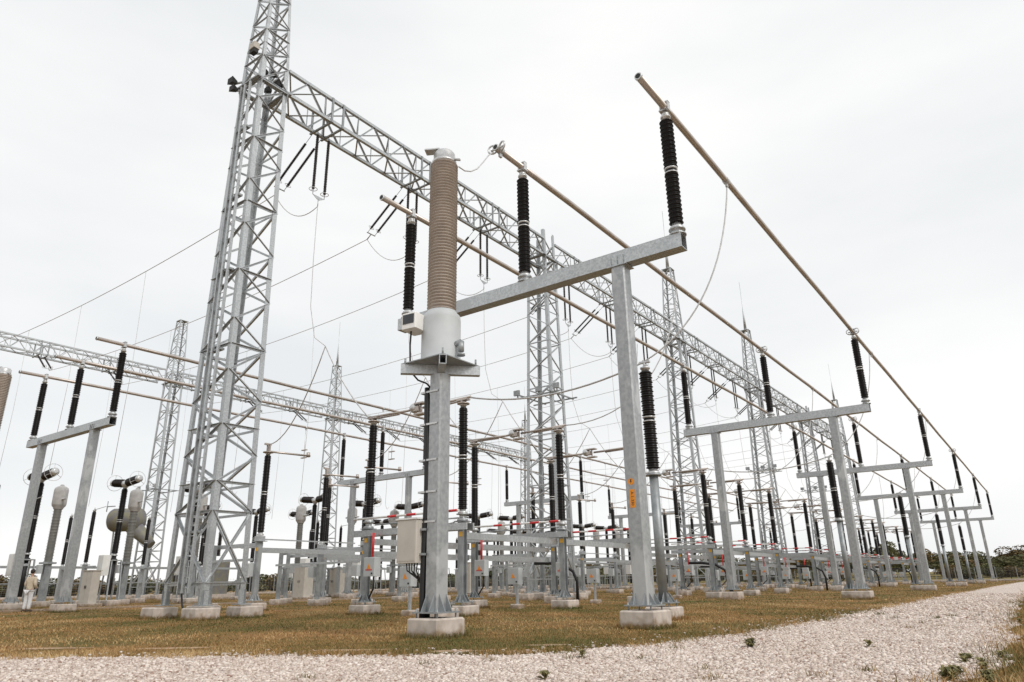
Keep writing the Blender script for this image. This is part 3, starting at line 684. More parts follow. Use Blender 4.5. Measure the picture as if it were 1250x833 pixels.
for xx, nm in ((-41.38, 'outer left'), (-37.18, 'middle left'), (-32.95, 'inner left')):
    for k in range(4):
        y = {-41.38: 31.5, -37.18: 36.0, -32.95: 40.5}[xx] + 19.8 * k
        lab = 'two-plate contact hanging below the %s busbar, %s from the front' % (nm, ORD[k])
        if n_ == 0: z0.location = (xx, y, ZT - .085); z0['label'] = lab
        else: dup(z0, (xx, y, ZT - .085), lab)
        n_ += 1

# ------------------------------------------------------------------ T-shaped circuit breakers
def make_breaker():
    t = thing('circuit_breaker', (0, 0, 0), '', 'circuit breaker', 'T shaped circuit breakers')
    foundation(t, -.5, 0, .8, .3); foundation(t, .5, 0, .8, .3)
    mb = MB()
    for a in (-1, 1):
        for b in (-1, 1): mb.angle((a * .5, b * .35, .3), (a * .28, b * .28, 2.5), .1, .012)
    mb.bar((-.42, -.33, 1.2), (.42, -.33, 1.2), .06); mb.bar((-.42, .33, 1.2), (.42, .33, 1.2), .06)
    mb.box((0, 0, 2.53), (.7, .7, .06)); mb.build('stand', 'galv', t)
    mb = MB(); mb.rbox((.05, -.55, 2.25), (.66, .42, 1.15), .02); c = mb.build('mechanism_cabinet', 'white', t)
    mb = MB(); mb.box((.05, -.764, 2.25), (.58, .01, 1.05)); mb.build('cabinet_door', 'white', c)
    mb = MB(); mb.lathe([(.2, 2.56), (.2, 2.62), (.13, 2.64), (.13, 2.8)]); mb.cyl((0, 0, .6), (0, 0, 2.5), .16, n=10); mb.build('gas_pipe', 'black', t)
    insulator(t, 0, 0, 2.8, 6.85, .19, .17, n=16, pitch=.075)
    mb = MB(); mb.lathe([(.13, 6.85), (.2, 6.9), (.23, 7.05), (.2, 7.2), (.08, 7.26)], n=16)
    for s in (-1, 1): mb.lathe([(.15, .1), (.15, .36)], (0, 0, 7.08), (s, 0, .1), 14)
    mb.build('gear_head', 'alu', t)
    for s in (-1, 1):
        ax = Vector((s, 0, .1)).normalized()
        mb = MB(); mb.lathe(shed_prof(.33, 1.45, .19, .25, .07), (0, 0, 7.08), ax, 16); ch = mb.build('chamber', 'porc_red', t)
        e = Vector((0, 0, 7.08)) + ax * 1.45
        mb = MB(); mb.lathe([(.2, 1.45), (.22, 1.5), (.22, 1.62), (.1, 1.7)], (0, 0, 7.08), ax, 14); mb.build('terminal_cap', 'alu', ch)
        mb = MB(); mb.ring(e - ax * .05, ax, .48, .013, 28)
        for i in range(3): a = 2.1 * i; q = Vector((0, math.sin(a), math.cos(a))) * .5; mb.cyl(e, e - ax * .05 + q, .012, n=5)
        mb.build('corona_ring', 'wire', ch)
    return t
BR = [(-45.9, 16.9), (-45.2, 21.3), (-44.5, 25.7)]; b0 = make_breaker()
for k in range(4):
    for j, (x, y) in enumerate(BR):
        lab = 'T-shaped black circuit breaker with corona rings, %s of the %s trio from the left' % (('first', 'second', 'third')[j], ORD[k])
        y2 = y + (18.2 * k if k < 2 else 18.2 + 19.8 * (k - 1)); x2 = x + (1.6 if k else 0)
        if k == 0 and j == 0: b0.location = (x, y, 0); b0['label'] = lab
        else: dup(b0, (x2, y2, 0), lab)
for k in range(3):
    for j in range(3):
        dup(b0, (-55.5 + .5 * j, 33.0 + 4.4 * j + 19.8 * k, 0), 'T-shaped black circuit breaker of the rear row, %s of its %s trio' % (('first', 'second', 'third')[j], ORD[k]))
# ------------------------------------------------------------------ current transformers with bulb heads
def make_ct():
    t = thing('current_transformer', (0, 0, 0), '', 'current transformer', 'grey current transformers')
    foundation(t, 0, 0, .8, .3)
    mb = MB(); sq_post(mb, 0, 0, .3, 2.4, .36, .02); mb.box((0, 0, 2.45), (.7, .7, .1)); mb.build('post', 'steel_dark', t)
    mb = MB(); mb.lathe(shed_prof(2.5, 5.6, .20, .25, .085), n=18); mb.build('insulator', 'grey_ins', t)
    mb = MB(); mb.lathe([(.24, 5.6), (.27, 5.64), (.28, 5.7), (.37, 5.8), (.40, 5.92), (.40, 6.75), (.37, 6.88), (.26, 6.97), (.12, 7.02), (.1, 7.1), (.02, 7.12)], n=24); hd = mb.build('head', 'head_grey', t)
    mb = MB(); mb.cyl((-.75, 0, 6.2), (.75, 0, 6.2), .06); mb.box((.78, 0, 6.2), (.12, .12, .03)); mb.build('terminal_bar', 'alu', hd)
    mb = MB(); mb.rbox((0, -.4, 2.1), (.4, .25, .5), .02); mb.build('terminal_box', 'paint_grey', t)
    return t
CTS = [(-48.66, 19.12), (-46.98, 22.94), (-46.2, 27.0)]; c0 = make_ct()
for k in range(4):
    for j, (x, y) in enumerate(CTS):
        lab = 'grey bulb-headed current transformer behind the %s breaker of the %s trio' % (('first', 'second', 'third')[j], ORD[k])
        y2 = y + (0, 17.2, 37.6, 57.4)[k]; x2 = x + (1.2 if k else 0)
        if k == 0 and j == 0: c0.location = (x, y, 0); c0['label'] = lab
        else: dup(c0, (x2, y2, 0), lab)
# slim black surge arresters
def make_arr():
    t = thing('surge_arrester', (0, 0, 0), '', 'surge arrester', 'slim black surge arresters')
    foundation(t, 0, 0, .7, .3)
    mb = MB(); sq_post(mb, 0, 0, .3, 2.3, .24, .02); mb.box((0, 0, 2.33), (.4, .4, .05)); mb.build('post', 'galv', t)
    insulator(t, 0, 0, 2.36, 5.6, .13, .12, n=14, pitch=.07)
    mb = MB(); mb.cyl((0, 0, 5.6), (0, 0, 5.75), .03); mb.cyl((0, 0, 5.62), (1.4, 0, 5.72), .02, n=6); mb.build('terminal', 'alu', t)
    mb = MB(); mb.box((.6, 0, 2.2), (1.4, .1, .12)); mb.build('bracket', 'galv', t)
    return t
AR = [(-47.6, 20.8), (-52.4, 21.5), (-44.9, 16.2), (-50.5, 25.8), (-51, 30.5)]; a0 = make_arr()
AL = ['between the two nearest current transformers', 'behind the leftmost portal', 'at the far left edge beside the leftmost breaker', 'behind the third breaker', 'left of the olive tank']
for k in range(3):
    for j, (x, y) in enumerate(AR):
        lab = 'slim black surge arrester ' + (AL[j] if k == 0 else 'far back, number %s along the %s rear row' % (ORD[j], ORD[k]))
        if k == 0 and j == 0: a0.location = (x, y, 0); a0['label'] = lab
        else: dup(a0, (x, y + 19.8 * k, 0), lab)
# low pipe frame behind the left equipment
def make_frame(loc, label, n=5):
    t = thing('equipment_frame', loc, label, 'steel frame', 'low steel frames')
    for i in range(n):
        foundation(t, 0, i * 4.4, .6, .25); mb = MB(); mb.bar((0, i * 4.4, .25), (0, i * 4.4, 2.2), .16); mb.build('leg', 'steel_dark', t)
    for z in (2.25, 1.3):
        mb = MB(); mb.box((.0, (n - 1) * 2.2, z), (.18, (n - 1) * 4.4 + 1, .14 if z > 2 else .06)); mb.build('rail', 'galv', t)
    return t
make_frame((-50.2, 15.5, 0), 'long low steel frame behind the leftmost breakers')
make_frame((-48.6, 36, 0), 'long low steel frame between the lattice tower and the tan column')
make_frame((-29.2, 40, 0), 'long low steel frame beyond the second lattice tower', 6)
make_frame((-30, 68, 0), 'low steel frame in the far right bays', 7)

# ------------------------------------------------------------------ lattice gantries
ZL, ZU = 19.85, 20.95
def half_w(z): return float(np.interp(z, [.3, 20.8, 26.4], [1.14, .64, .4]))
def half_y(z): return float(np.interp(z, [.3, 20.8, 26.4], [.72, .62, .4]))
def make_tower(detail, peak=True, rod=True):
    t = thing('lattice_tower', (0, 0, 0), '', 'lattice tower', 'gantry towers')
    for a in (-1, 1):
        for b in (-1, 1):
            foundation(t, a * 1.16, b * .74, .80, .34)
            mb = MB(); z0, z1, z2 = .38, 20.8, 26.4
            for za, zb, w in (((z0, z1, .19), (z1, z2, .12)) if peak else ((z0, z1 + .8, .19),)):
                A = Vector((a * half_w(za), b * half_y(za), za)); B = Vector((a * half_w(zb), b * half_y(zb), zb))
                # angle iron with its corner outward
                P = [(0, 0), (-a * w, 0), (-a * w, -b * .02), (-a * .02, -b * .02), (-a * .02, -b * w), (0, -b * w)]
                vs = [p + Vector((u, v, 0)) for p in (A, B) for u, v in P]; n = 6
                mb.add(vs, [(i, (i + 1) % n, n + (i + 1) % n, n + i) for i in range(n)] + [tuple(range(n - 1, -1, -1)), tuple(range(n, 2 * n))])
            lg = mb.build('leg', 'galv', t)
            mb = MB(); x, y = a * half_w(.4), b * half_y(.4); mb.box((x - a * .06, y - b * .06, .4), (.42, .42, .03)); mb.box((x - a * .1, y - b * .02, .62), (.26, .02, .42)); mb.box((x - a * .02, y - b * .1, .62), (.02, .26, .42)); mb.build('foot_plate', 'steel_dark', lg)
    zs = [1.05, 3.2] + list(np.linspace(3.2, ZL, 19)[1:]) + [ZU] + list(np.linspace(ZU, 26.4, 9)[1:] if peak else [])
    acc = MB(); faces = [((-1, -1), (1, -1)), ((1, -1), (1, 1)), ((1, 1), (-1, 1)), ((-1, 1), (-1, -1))]
    pt = lambda c, z, i=.03: Vector((c[0] * (half_w(z) - i), c[1] * (half_y(z) - i), z))
    def mem(A, B, w, nm, up):
        if detail: MB().angle(A, B, w, .014, up).build(nm, 'galv', t)
        else: acc.bar(A, B, w * .7, w * .9, up)
    for fi, (p, q) in enumerate(faces):
        up = Vector((p[0] + q[0], p[1] + q[1], 0))
        for i, (za, zb) in enumerate(zip(zs[:-1], zs[1:])):
            w = .078 if za < 20 else .062
            s, e = (p, q) if (i + fi) % 2 else (q, p)
            mem(pt(s, za), pt(e, zb), w, 'diagonal', up)
            if i == 0 or (za >= ZL - .1 and za < ZU): mem(pt(e, za), pt(s, zb), w * .9, 'diagonal', up)
            if i % 3 == 1 or i in (0, 2) or za in (ZL, ZU): mem(pt(p, za), pt(q, za), w * 1.1, 'horizontal', up)
            elif za > ZU and i % 2: mem(pt(p, za), pt(q, za), w * .8, 'horizontal', up)
    if not detail: acc.build('bracing', 'galv', t, kind='stuff')
    if peak: mb = MB(); mb.box((0, 0, 26.42), (.86, .86, .04)); mb.build('peak_plate', 'galv', t)
    if peak and rod: mb = MB(); mb.lathe([(.16, 26.44), (.10, 28.0), (.03, 29.2), (.02, 29.25), (.018, 32.2)], n=10); mb.build('lightning_rod', 'galv', t)
    mb = MB()
    for s in (-1, 1):
        mb.box((0, s * .66, ZL - .04), (1.5, .26, .06)); mb.box((s * .66, 0, ZL - .12), (.2, 1.3, .06)); mb.bar((-.75, s * .6, ZL - .1), (-.6, s * .6, ZL - .75), .05); mb.bar((.75, s * .6, ZL - .1), (.6, s * .6, ZL - .75), .05)
    mb.build('truss_seat', 'steel_dark', t)
    return t
def floodlights(t, z, n=3):
    mb = MB(); w = half_w(z) + .1
    for s in (-1, 1): mb.bar((-w - .55, s * w, z), (w + .55, s * w, z), .07); mb.bar((s * w, -w - .5, z + .08), (s * w, w + .5, z + .08), .07)
    p = mb.build('light_bracket', 'steel_dark', t)
    for i in range(n):
        x = (-w - .3, .25, w + .45)[i]
        mb = MB(); mb.box((x, -w - .12, z + .3), (.38, .12, .3)); mb.box((x, -w - .02, z + .18), (.05, .1, .3)); mb.build('floodlight', 'steel_dark', p)
def ladder(t):
    mb = MB(); A = Vector((.42, -half_y(1.) - .16, .75)); B = Vector((.1, -half_y(19.6) - .16, 19.7)); d = Vector((.17, 0, 0))
    for s in (-1, 1): mb.bar(A + d * s, B + d * s, .075, .09)
    l = mb.build('ladder', 'galv', t)
    rung = MB().cyl((-.17, 0, 0), (.17, 0, 0), .014, n=6).mesh('rung', 'galv')
    for i in range(62): place('rung', rung, l, A.lerp(B, (i + .5) / 62))
    mb = MB(); o2 = Vector((-.42, .06, 0)); mb.bar(A + o2, B + o2, .2, .05); mb.build('cable_tray', 'galv', t)
    mb = MB(); mb.tube([A.lerp(B, i / 20) + Vector((-.27 - .02 * (i % 2), .04, 0)) for i in range(21)] , .03, 6); mb.tube([A + Vector((-.27, .04, 0)), A + Vector((-.1, .0, -.3)), A + Vector((.1, .05, -.72))], .03, 6); mb.build('ladder_cable', 'black', t)
    for i in range(6): mb = MB(); q = A.lerp(B, (i + .6) / 6.3); mb.box((q.x - .12, q.y + .09, q.z), (.8, .16, .07)); mb.build('ladder_bracket', 'steel_dark', t)
GX, GP = -21.8, 20.0
GY = [13.22 + GP * k for k in range(6)]
t1 = make_tower(True); t1.location = (GX, GY[0], 0); t1['label'] = 'big lattice tower with a ladder in the left foreground, its top out of view'
ladder(t1)
for (x, y, z, w_) in ((-.95, -.8, ZL + .25, .34), (-.7, -.86, ZL - .25, .3), (.32, -.25, ZL + .45, .32), (.5, .35, ZL + .1, .36), (.2, .3, ZL + .75, .3), (-.3, .4, ZL + .3, .28)):
    mb = MB(); mb.add([(x - w_ / 2, y - w_ / 2, z), (x + w_ / 2, y - w_ / 2, z), (x + w_ / 2, y - w_ / 2, z + w_ * .8), (x - w_ / 2, y - w_ / 2, z + w_ * .8), (x - w_ * .2, y + w_ * .35, z + w_ * .3), (x + w_ * .2, y + w_ * .35, z + w_ * .3), (x + w_ * .2, y + w_ * .35, z + w_ * .7), (x - w_ * .2, y + w_ * .35, z + w_ * .7)], [(0, 1, 2, 3), (7, 6, 5, 4), (0, 4, 5, 1), (1, 5, 6, 2), (2, 6, 7, 3), (3, 7, 4, 0)]); fl_ = mb.build('floodlight', 'dark', t1)
    mb = MB(); mb.bar((x, y + w_ * .3, z + w_ * .4), (x * .7, y * .75, z + w_ * .4), .06); mb.build('light_arm', 'galv', fl_)
mb = MB(); mb.rbox((.12, -.72, ZU + .55), (.36, .26, .30), .02); mb.build('camera_box', 'beige', t1)
mb = MB(); mb.box((.12, -.72, ZU + .30), (.3, .2, .16)); mb.build('camera_lens', 'dark', t1)
tn = make_tower(False, False); tf = make_tower(False, True, True); t2 = tn; t2.location = (GX, GY[1], 0); t2['label'] = 'lattice tower seen just left of the stickered post, floodlights halfway up'
floodlights(t2, 11.0)
for k in range(2, 6):
    lab = 'lattice tower with lightning rod on the right gantry, %s behind the floodlit one' % ORD[k - 2]
    if k == 4: dup(t2, (GX, GY[k], 0), 'lattice tower without lightning rod, farther down the right gantry'); continue
    if k == 2: tf.location = (GX, GY[k], 0); tf['label'] = lab
    else: o = dup(tf, (GX, GY[k], 0), lab)
    if k == 3: floodlights(o, 11.2)
G2 = -66.0
for k in range(-1, 5):
    y = 14.1 + GP * k
    if k == 1: o = make_tower(False, True, False); o.location = (G2, y, 0); o['label'] = 'flat-topped lattice tower without a rod left of the big tower'; floodlights(o, 9.5)
    elif k != 3: dup(tf, (G2, y, 0), 'lattice tower of the rear gantry, %s from the left' % ORD[k + 1])
def truss_members(L_):
    W, n = .6, int(round(L_ / .95)); p = L_ / n; out = []
    for x in (-W, W):
        for z in (ZL, ZU): out.append(((x, 0, z), (x, L_, z), .135, 'chord'))
    for i in range(n):
        a, b = i * p, (i + 1) * p; e = i % 2
        for x in (-W, W):
            out.append(((x, a, ZU if e else ZL), (x, b, ZL if e else ZU), .075, 'diagonal'))
            if e: out.append(((x, b, ZL), (x, b, ZU), .055, 'vertical'))
        for z in (ZL, ZU): out.append((((-W if e else W), a, z), ((W if e else -W), b, z), .065, 'lacing'))
    return out
HANG = (3.2, 8.8, 14.5)
def make_truss(detail):
    t = thing('truss_beam', (0, 0, 0), '', 'truss beam', 'gantry truss beams'); L_ = GP - 1.3; acc = MB()
    for A, B, w, nm in truss_members(L_):
        up = (0, 0, 1) if nm in ('chord', 'lacing') else (1, 0, 0)
        if nm == 'chord':
            fx = 1 if A[0] < 0 else -1
            MB().prism([(-w / 2, -w / 2), (w / 2, -w / 2), (w / 2, w / 2), (-w / 2, w / 2)], A, B).build('chord', 'galv', t)
        elif detail: MB().angle(A, B, w, .012, up).build(nm, 'galv', t)
        else: acc.bar(A, B, w * .7, w * .7, up)
    if not detail: acc.build('lacing', 'galv', t, kind='stuff')
    for y in HANG:
        mb = MB(); yy = y - .65
        for d in (-.3, .3):
            mb.box((0, yy + d, ZL - .09), (1.5, .09, .07))
            for s in (-1, 1): mb.box((s * .68, yy + d, (ZL + ZU) / 2), (.05, .1, ZU - ZL + .1))
        mb.build('hanger_frame', 'steel_dark', t)
    return t
r1 = make_truss(True); r1.location = (GX, GY[0] + .65, 0); r1['label'] = 'long lattice truss beam leaving the big near tower'
rf = make_truss(False); rf.location = (GX, GY[1] + .65, 0); rf['label'] = 'lattice truss beam of the right gantry, second span'
for k in range(2, 5): dup(rf, (GX, GY[k] + .65, 0), 'lattice truss beam of the right gantry, %s span' % ORD[k])
for k in range(-2, 4): dup(rf, (G2, 13.5 + GP * k + .65, 0), 'lattice truss beam of the rear gantry, %s span from the left' % ORD[k + 2])

# insulator strings
def make_susp():
    t = thing('suspension_string', (0, 0, 0), '', 'insulator string', 'hanging insulator strings')
    for d in (-.3, .3):
        mb = MB(); mb.lathe([(.012, 0), (.012, .25)] + [(r, .25 + z) for r, z in shed_prof(0, 2.7, .045, .072, .06)] + [(.012, 2.97), (.012, 3.2)], (0, d, 0), (0, 0, -1), 8); s = mb.build('insulator', 'porc_red', t)
        mb = MB(); mb.ring((0, d, -2.95), (0, 0, 1), .17, .014, 18, 5); mb.bar((-.17, d, -2.95), (.17, d, -2.95), .015); mb.build('corona_ring', 'alu', s)
    mb = MB(); mb.add([(0, -.32, -3.19), (0, .32, -3.19), (0, .06, -3.35), (0, -.06, -3.35), (.02, -.32, -3.19), (.02, .32, -3.19), (.02, .06, -3.35), (.02, -.06, -3.35)], [(0, 1, 2, 3), (7, 6, 5, 4), (0, 4, 5, 1), (1, 5, 6, 2), (2, 6, 7, 3), (3, 7, 4, 0)]); mb.cyl((0, 0, -3.33), (0, 0, -3.65), .02, n=6); mb.build('yoke', 'galv', t)
    return t
def make_tens(sgn):
    t = thing('tension_string', (0, 0, 0), '', 'insulator string', 'tension insulator strings')
    ax = Vector((sgn * 2.15, 0, -1.55)).normalized(); nn = Vector((0, 1, 0))
    for d in (-.24, .24):
        mb = MB(); mb.lathe([(.012, 0), (.012, .5)] + [(r, .5 + z) for r, z in shed_prof(0, 2.2, .045, .072, .06)] + [(.012, 2.72), (.012, 2.95)], (0, d, 0), ax, 8); s = mb.build('insulator', 'porc_red', t)
        mb = MB(); mb.ring(ax * 2.62 + nn * d, ax, .15, .014, 16, 5); mb.build('corona_ring', 'alu', s)
    c = ax * 2.95; mb = MB(); mb.bar(c - nn * .28, c + nn * .28, .05, .03); mb.cyl(c, c + ax * .35, .03, n=6); mb.build('yoke', 'galv', t)
    return t, ax * 3.3
su = make_susp(); tl, ofl = make_tens(-1); tr, ofr = make_tens(1)
def wire(name, pts, r, label, cat, group, m='wire', n=5):
    b = Vector(pts[0]); mb = MB(); mb.tube([Vector(p) - b for p in pts], r, n); o = mb.build(name, m, None, b); return tag(o, label, cat, group)
def cat_pts(A, B, sag, n=14):
    A, B = Vector(A), Vector(B); return [A.lerp(B, i / n) - Vector((0, 0, sag * 4 * (i / n) * (1 - i / n))) for i in range(n + 1)]
cnt = 0
for k in range(-2, 5):
    for j, hy in enumerate(HANG):
        y = GY[0] + GP * k + hy; bay = ORD[max(k, 0)]
        if k >= 0:
            ts = 'of the %s bay' % bay
            a = (GX - .2, y, ZL - .1); b = (GX - .7, y, ZL - .1)
            if cnt == 0:
                su.location = a; tl.location = b; su['label'] = 'pair of hanging insulator strings nearest the big tower'; tl['label'] = 'slanting pair of insulator strings nearest the big tower'
            else:
                dup(su, a, 'pair of hanging insulator strings under the right truss, %s phase %s' % (PH[j], ts)); dup(tl, b, 'slanting pair of insulator strings left of the right truss, %s phase %s' % (PH[j], ts))
        c = (G2 + .7, y, ZL - .1)
        if cnt == 0 and k == -2 and j == 0: pass
        if k < 4:
            lab = 'slanting insulator string pair on the rear gantry, %s phase of its %s span from left' % (PH[j], ORD[k + 2])
            if k == -2 and j == 0: tr.location = c; tr['label'] = lab
            else: dup(tr, c, lab)
        if k < 0: continue
        cnt += 1
        A = Vector((GX - .7, y, ZL - .1)) + ofl; B = Vector((G2 + .7, y, ZL - .1)) + ofr
        P = cat_pts(A, B, .75, 20); wire('line_conductor', P, .02, 'overhead conductor between the two gantries, %s phase of the %s bay' % (PH[j], bay), 'conductor', 'overhead conductors')
        sb = Vector((GX - .2, y, ZL - 3.75))
        wire('jumper_wire', cat_pts(A, sb, .75, 12), .018, 'looped jumper wire under the right truss, %s phase of the %s bay' % (PH[j], bay), 'jumper wire', 'jumper loops under the truss')
        fork = sb + Vector((1.2, 0, -6.5))
        wire('dropper_wire', [sb, sb + Vector((.02, 0, -2.5)), sb + Vector((.1, 0, -4.6)), sb + Vector((.5, 0, -6)), fork], .016, 'vertical dropper wire from the right truss, %s phase of the %s bay' % (PH[j], bay), 'dropper wire', 'dropper wires')
        e1 = Vector((PP[j][0], PP[j][1] + EP * k, 6.66)); e2 = Vector((XA - .25, ROWS[j] + EP * k, 6.5))
        wire('branch_wire', cat_pts(fork, e1, .9, 12), .022, 'sagging branch wire down to the %s insulator pole of the %s bay' % (PH[j], bay), 'branch wire', 'branch wires to the poles')
        wire('branch_wire', cat_pts(fork, e2, .25, 10), .022, 'branch wire down to the %s disconnector of the %s bay' % (PH[j], bay), 'branch wire', 'branch wires to the disconnectors')
        for q, fx_ in enumerate((.33, .52, .74)):
            top = P[int(fx_ * 20)]; zb = 7.3 if q == 1 else 6.2
            wire('dropper_wire', [top, top + Vector((.1, .05, (zb - top.z) * .5)), Vector((top.x, top.y, zb))], .012, 'thin dropper wire from the %s phase line of the %s bay, %s from the truss' % (PH[j], bay, ORD[q]), 'dropper wire', 'dropper wires')
            if q == 1: wire('lead_wire', cat_pts(Vector((top.x, top.y, zb)), Vector((-44.0, y + .5, 7.1)), .3, 6), .015, 'lead wire to the breaker head, %s phase of the %s bay' % (PH[j], bay), 'lead wire', 'lead wires')
# busbar jumpers at the right row
JW = [(-8.75, 10.15, 9.57), (-8.93, 10.56, 9.75), (-9.07, 10.96, 9.99), (-9.2, 11.36, 10.32), (-9.35, 11.77, 10.77), (-9.51, 12.18, 11.24), (-9.66, 12.58, 11.62)]
def bez(A, B, C, n=18):
    A, B, C = map(Vector, (A, B, C)); return [A * (1 - t) ** 2 + B * 2 * t * (1 - t) + C * t * t for t in (i / n for i in range(n + 1))]
for k in range(5):
    y1 = 16.7 + 20 * k; ya = ROWS[0] + EP * k
    wire('jumper_wire', bez((TX[0], y1 + 1.2, ZT - .2), (-5.6, y1 + .6, 7.6), (-7.75, y1, 6.47)), .022, 'curved jumper from the highest busbar down to the pipe-post insulator, %s from the front' % ORD[k], 'jumper wire', 'busbar jumpers')
    wire('jumper_wire', cat_pts((-7.75, y1, 6.47), (XB + .2, ya, 6.5), .42), .028, 'thick sagging jumper from the pipe-post insulator to the near disconnector, %s from the front' % ORD[k], 'jumper wire', 'busbar jumpers')
    yb = ROWS[1] + EP * k
    wire('jumper_wire', bez((TX[1], yb + 1.7, ZT - .2), (-9.8, yb + .3, 6.2), (XB + .2, yb, 6.5)), .022, 'curved jumper from the middle right busbar to the middle disconnector of the %s bay' % ORD[k], 'jumper wire', 'busbar jumpers')
    yc = ROWS[2] + EP * k
    wire('jumper_wire', bez((TX[2], yc + 1.0, ZT - .2), (-13.6, yc, 7.4), (XB + .1, yc, 6.5)), .022, 'curved jumper from the leftmost right-hand busbar to the far disconnector of the %s bay' % ORD[k], 'jumper wire', 'busbar jumpers')
wire('jumper_wire', JW, .018, 'short looped wire from the tan column top to the busbar end', 'jumper wire', 'busbar jumpers')
# ------------------------------------------------------------------ cabinets on the ground
def cabinet(loc, d, label, mt='beige', rz=0):
    t = thing('cabinet', loc, label, 'cabinet', 'beige control cabinets', rz)
    mb = MB(); mb.box((0, 0, .06), (d[0] + .5, d[1] + .4, .22)); mb.build('plinth', 'conc', t)
    mb = MB(); mb.rbox((0, 0, .17 + d[2] / 2), d, .02); b = mb.build('body', mt, t)
    mb = MB(); mb.box((0, 0, .19 + d[2]), (d[0] + .1, d[1] + .1, .04)); mb.build('roof', mt, t)
    for s in (-1, 1):
        mb = MB(); mb.box((s * d[0] * .245, -d[1] / 2 - .006, .17 + d[2] / 2), (d[0] * .47, .02, d[2] * .92)); dr = mb.build('door', mt, t)
        mb = MB(); mb.box((s * d[0] * .06, -d[1] / 2 - .025, .17 + d[2] / 2), (.03, .03, .16)); mb.build('handle', 'dark', dr)
    return t
cabinet((-44.5, 19.9, 0), (.75, .55, 1.75), 'tall beige cabinet beside the leftmost portal, near the man', rz=.3)
cabinet((-44.2, 34.5, 0), (1.25, .8, 2.1), 'tall beige cabinet between the big tower and the tan column')
cabinet((-48.5, 41.2, 0), (1.3, .8, 2.1), 'smaller looking beige cabinet farther back beside the tall one')
cabinet((-40.5, 48.8, 0), (1.0, .8, 2.4), 'beige cabinet just right of the tan transformer post')
cabinet((-46.6, 15.3, 0), (.9, .7, 1.9), 'beige cabinet cut off at the far left edge')

# ------------------------------------------------------------------ olive power transformer far back
t = thing('power_transformer', (-62.8, 31.4, 0), 'large olive transformer tank with round conservator behind the left lattice towers', 'transformer', rz=R_(20))
mb = MB(); mb.rbox((6.2, .9, 1.7), (3.4, 2.6, 2.6), .1); bd = mb.build('tank', 'olive', t)
for i in range(8): mb = MB(); mb.box((4.7 + i * .42, -.65, 1.7), (.12, .45, 2.2)); mb.build('radiator_fin', 'olive', t)
mb = MB(); mb.lathe([(.05, 0), (.5, .05), (.86, .2), (.98, .4), (.98, 2.6), (.86, 2.8), (.05, 2.95)], (-3.0, -.4, 6.6), (1, .25, 0), 24); mb.build('conservator', 'olive', t)
mb = MB(); mb.lathe([(.7, 0), (.66, .8), (.5, 2.0), (.36, 2.9)], (-1.3, .2, 6.3), (1.2, .2, -1), 16); mb.build('turret', 'olive', t)
for x in (-2.6, -.8): mb = MB(); mb.bar((x, .1, .4), (x, -.2, 5.8), .1); mb.build('support_leg', 'galv', t)
mb = MB(); mb.box((-2.9, -.6, 7.75), (.9, .08, .08)); mb.cyl((-3.2, -.7, 7.3), (-3.2, -.7, 8.2), .04); mb.build('gauge', 'steel_dark', t)
for i, x in enumerate((-1.6, 0, 1.6)):
    mb = MB(); mb.lathe(shed_prof(3.4, 5.4, .12, .2, .1), (x * .7 + 6.2, 1.2, 0), n=14); mb.build('bushing', 'porc_red', t)
mb = MB(); mb.box((6.2, .9, .2), (5, 4, .4)); mb.build('plinth', 'conc', t)

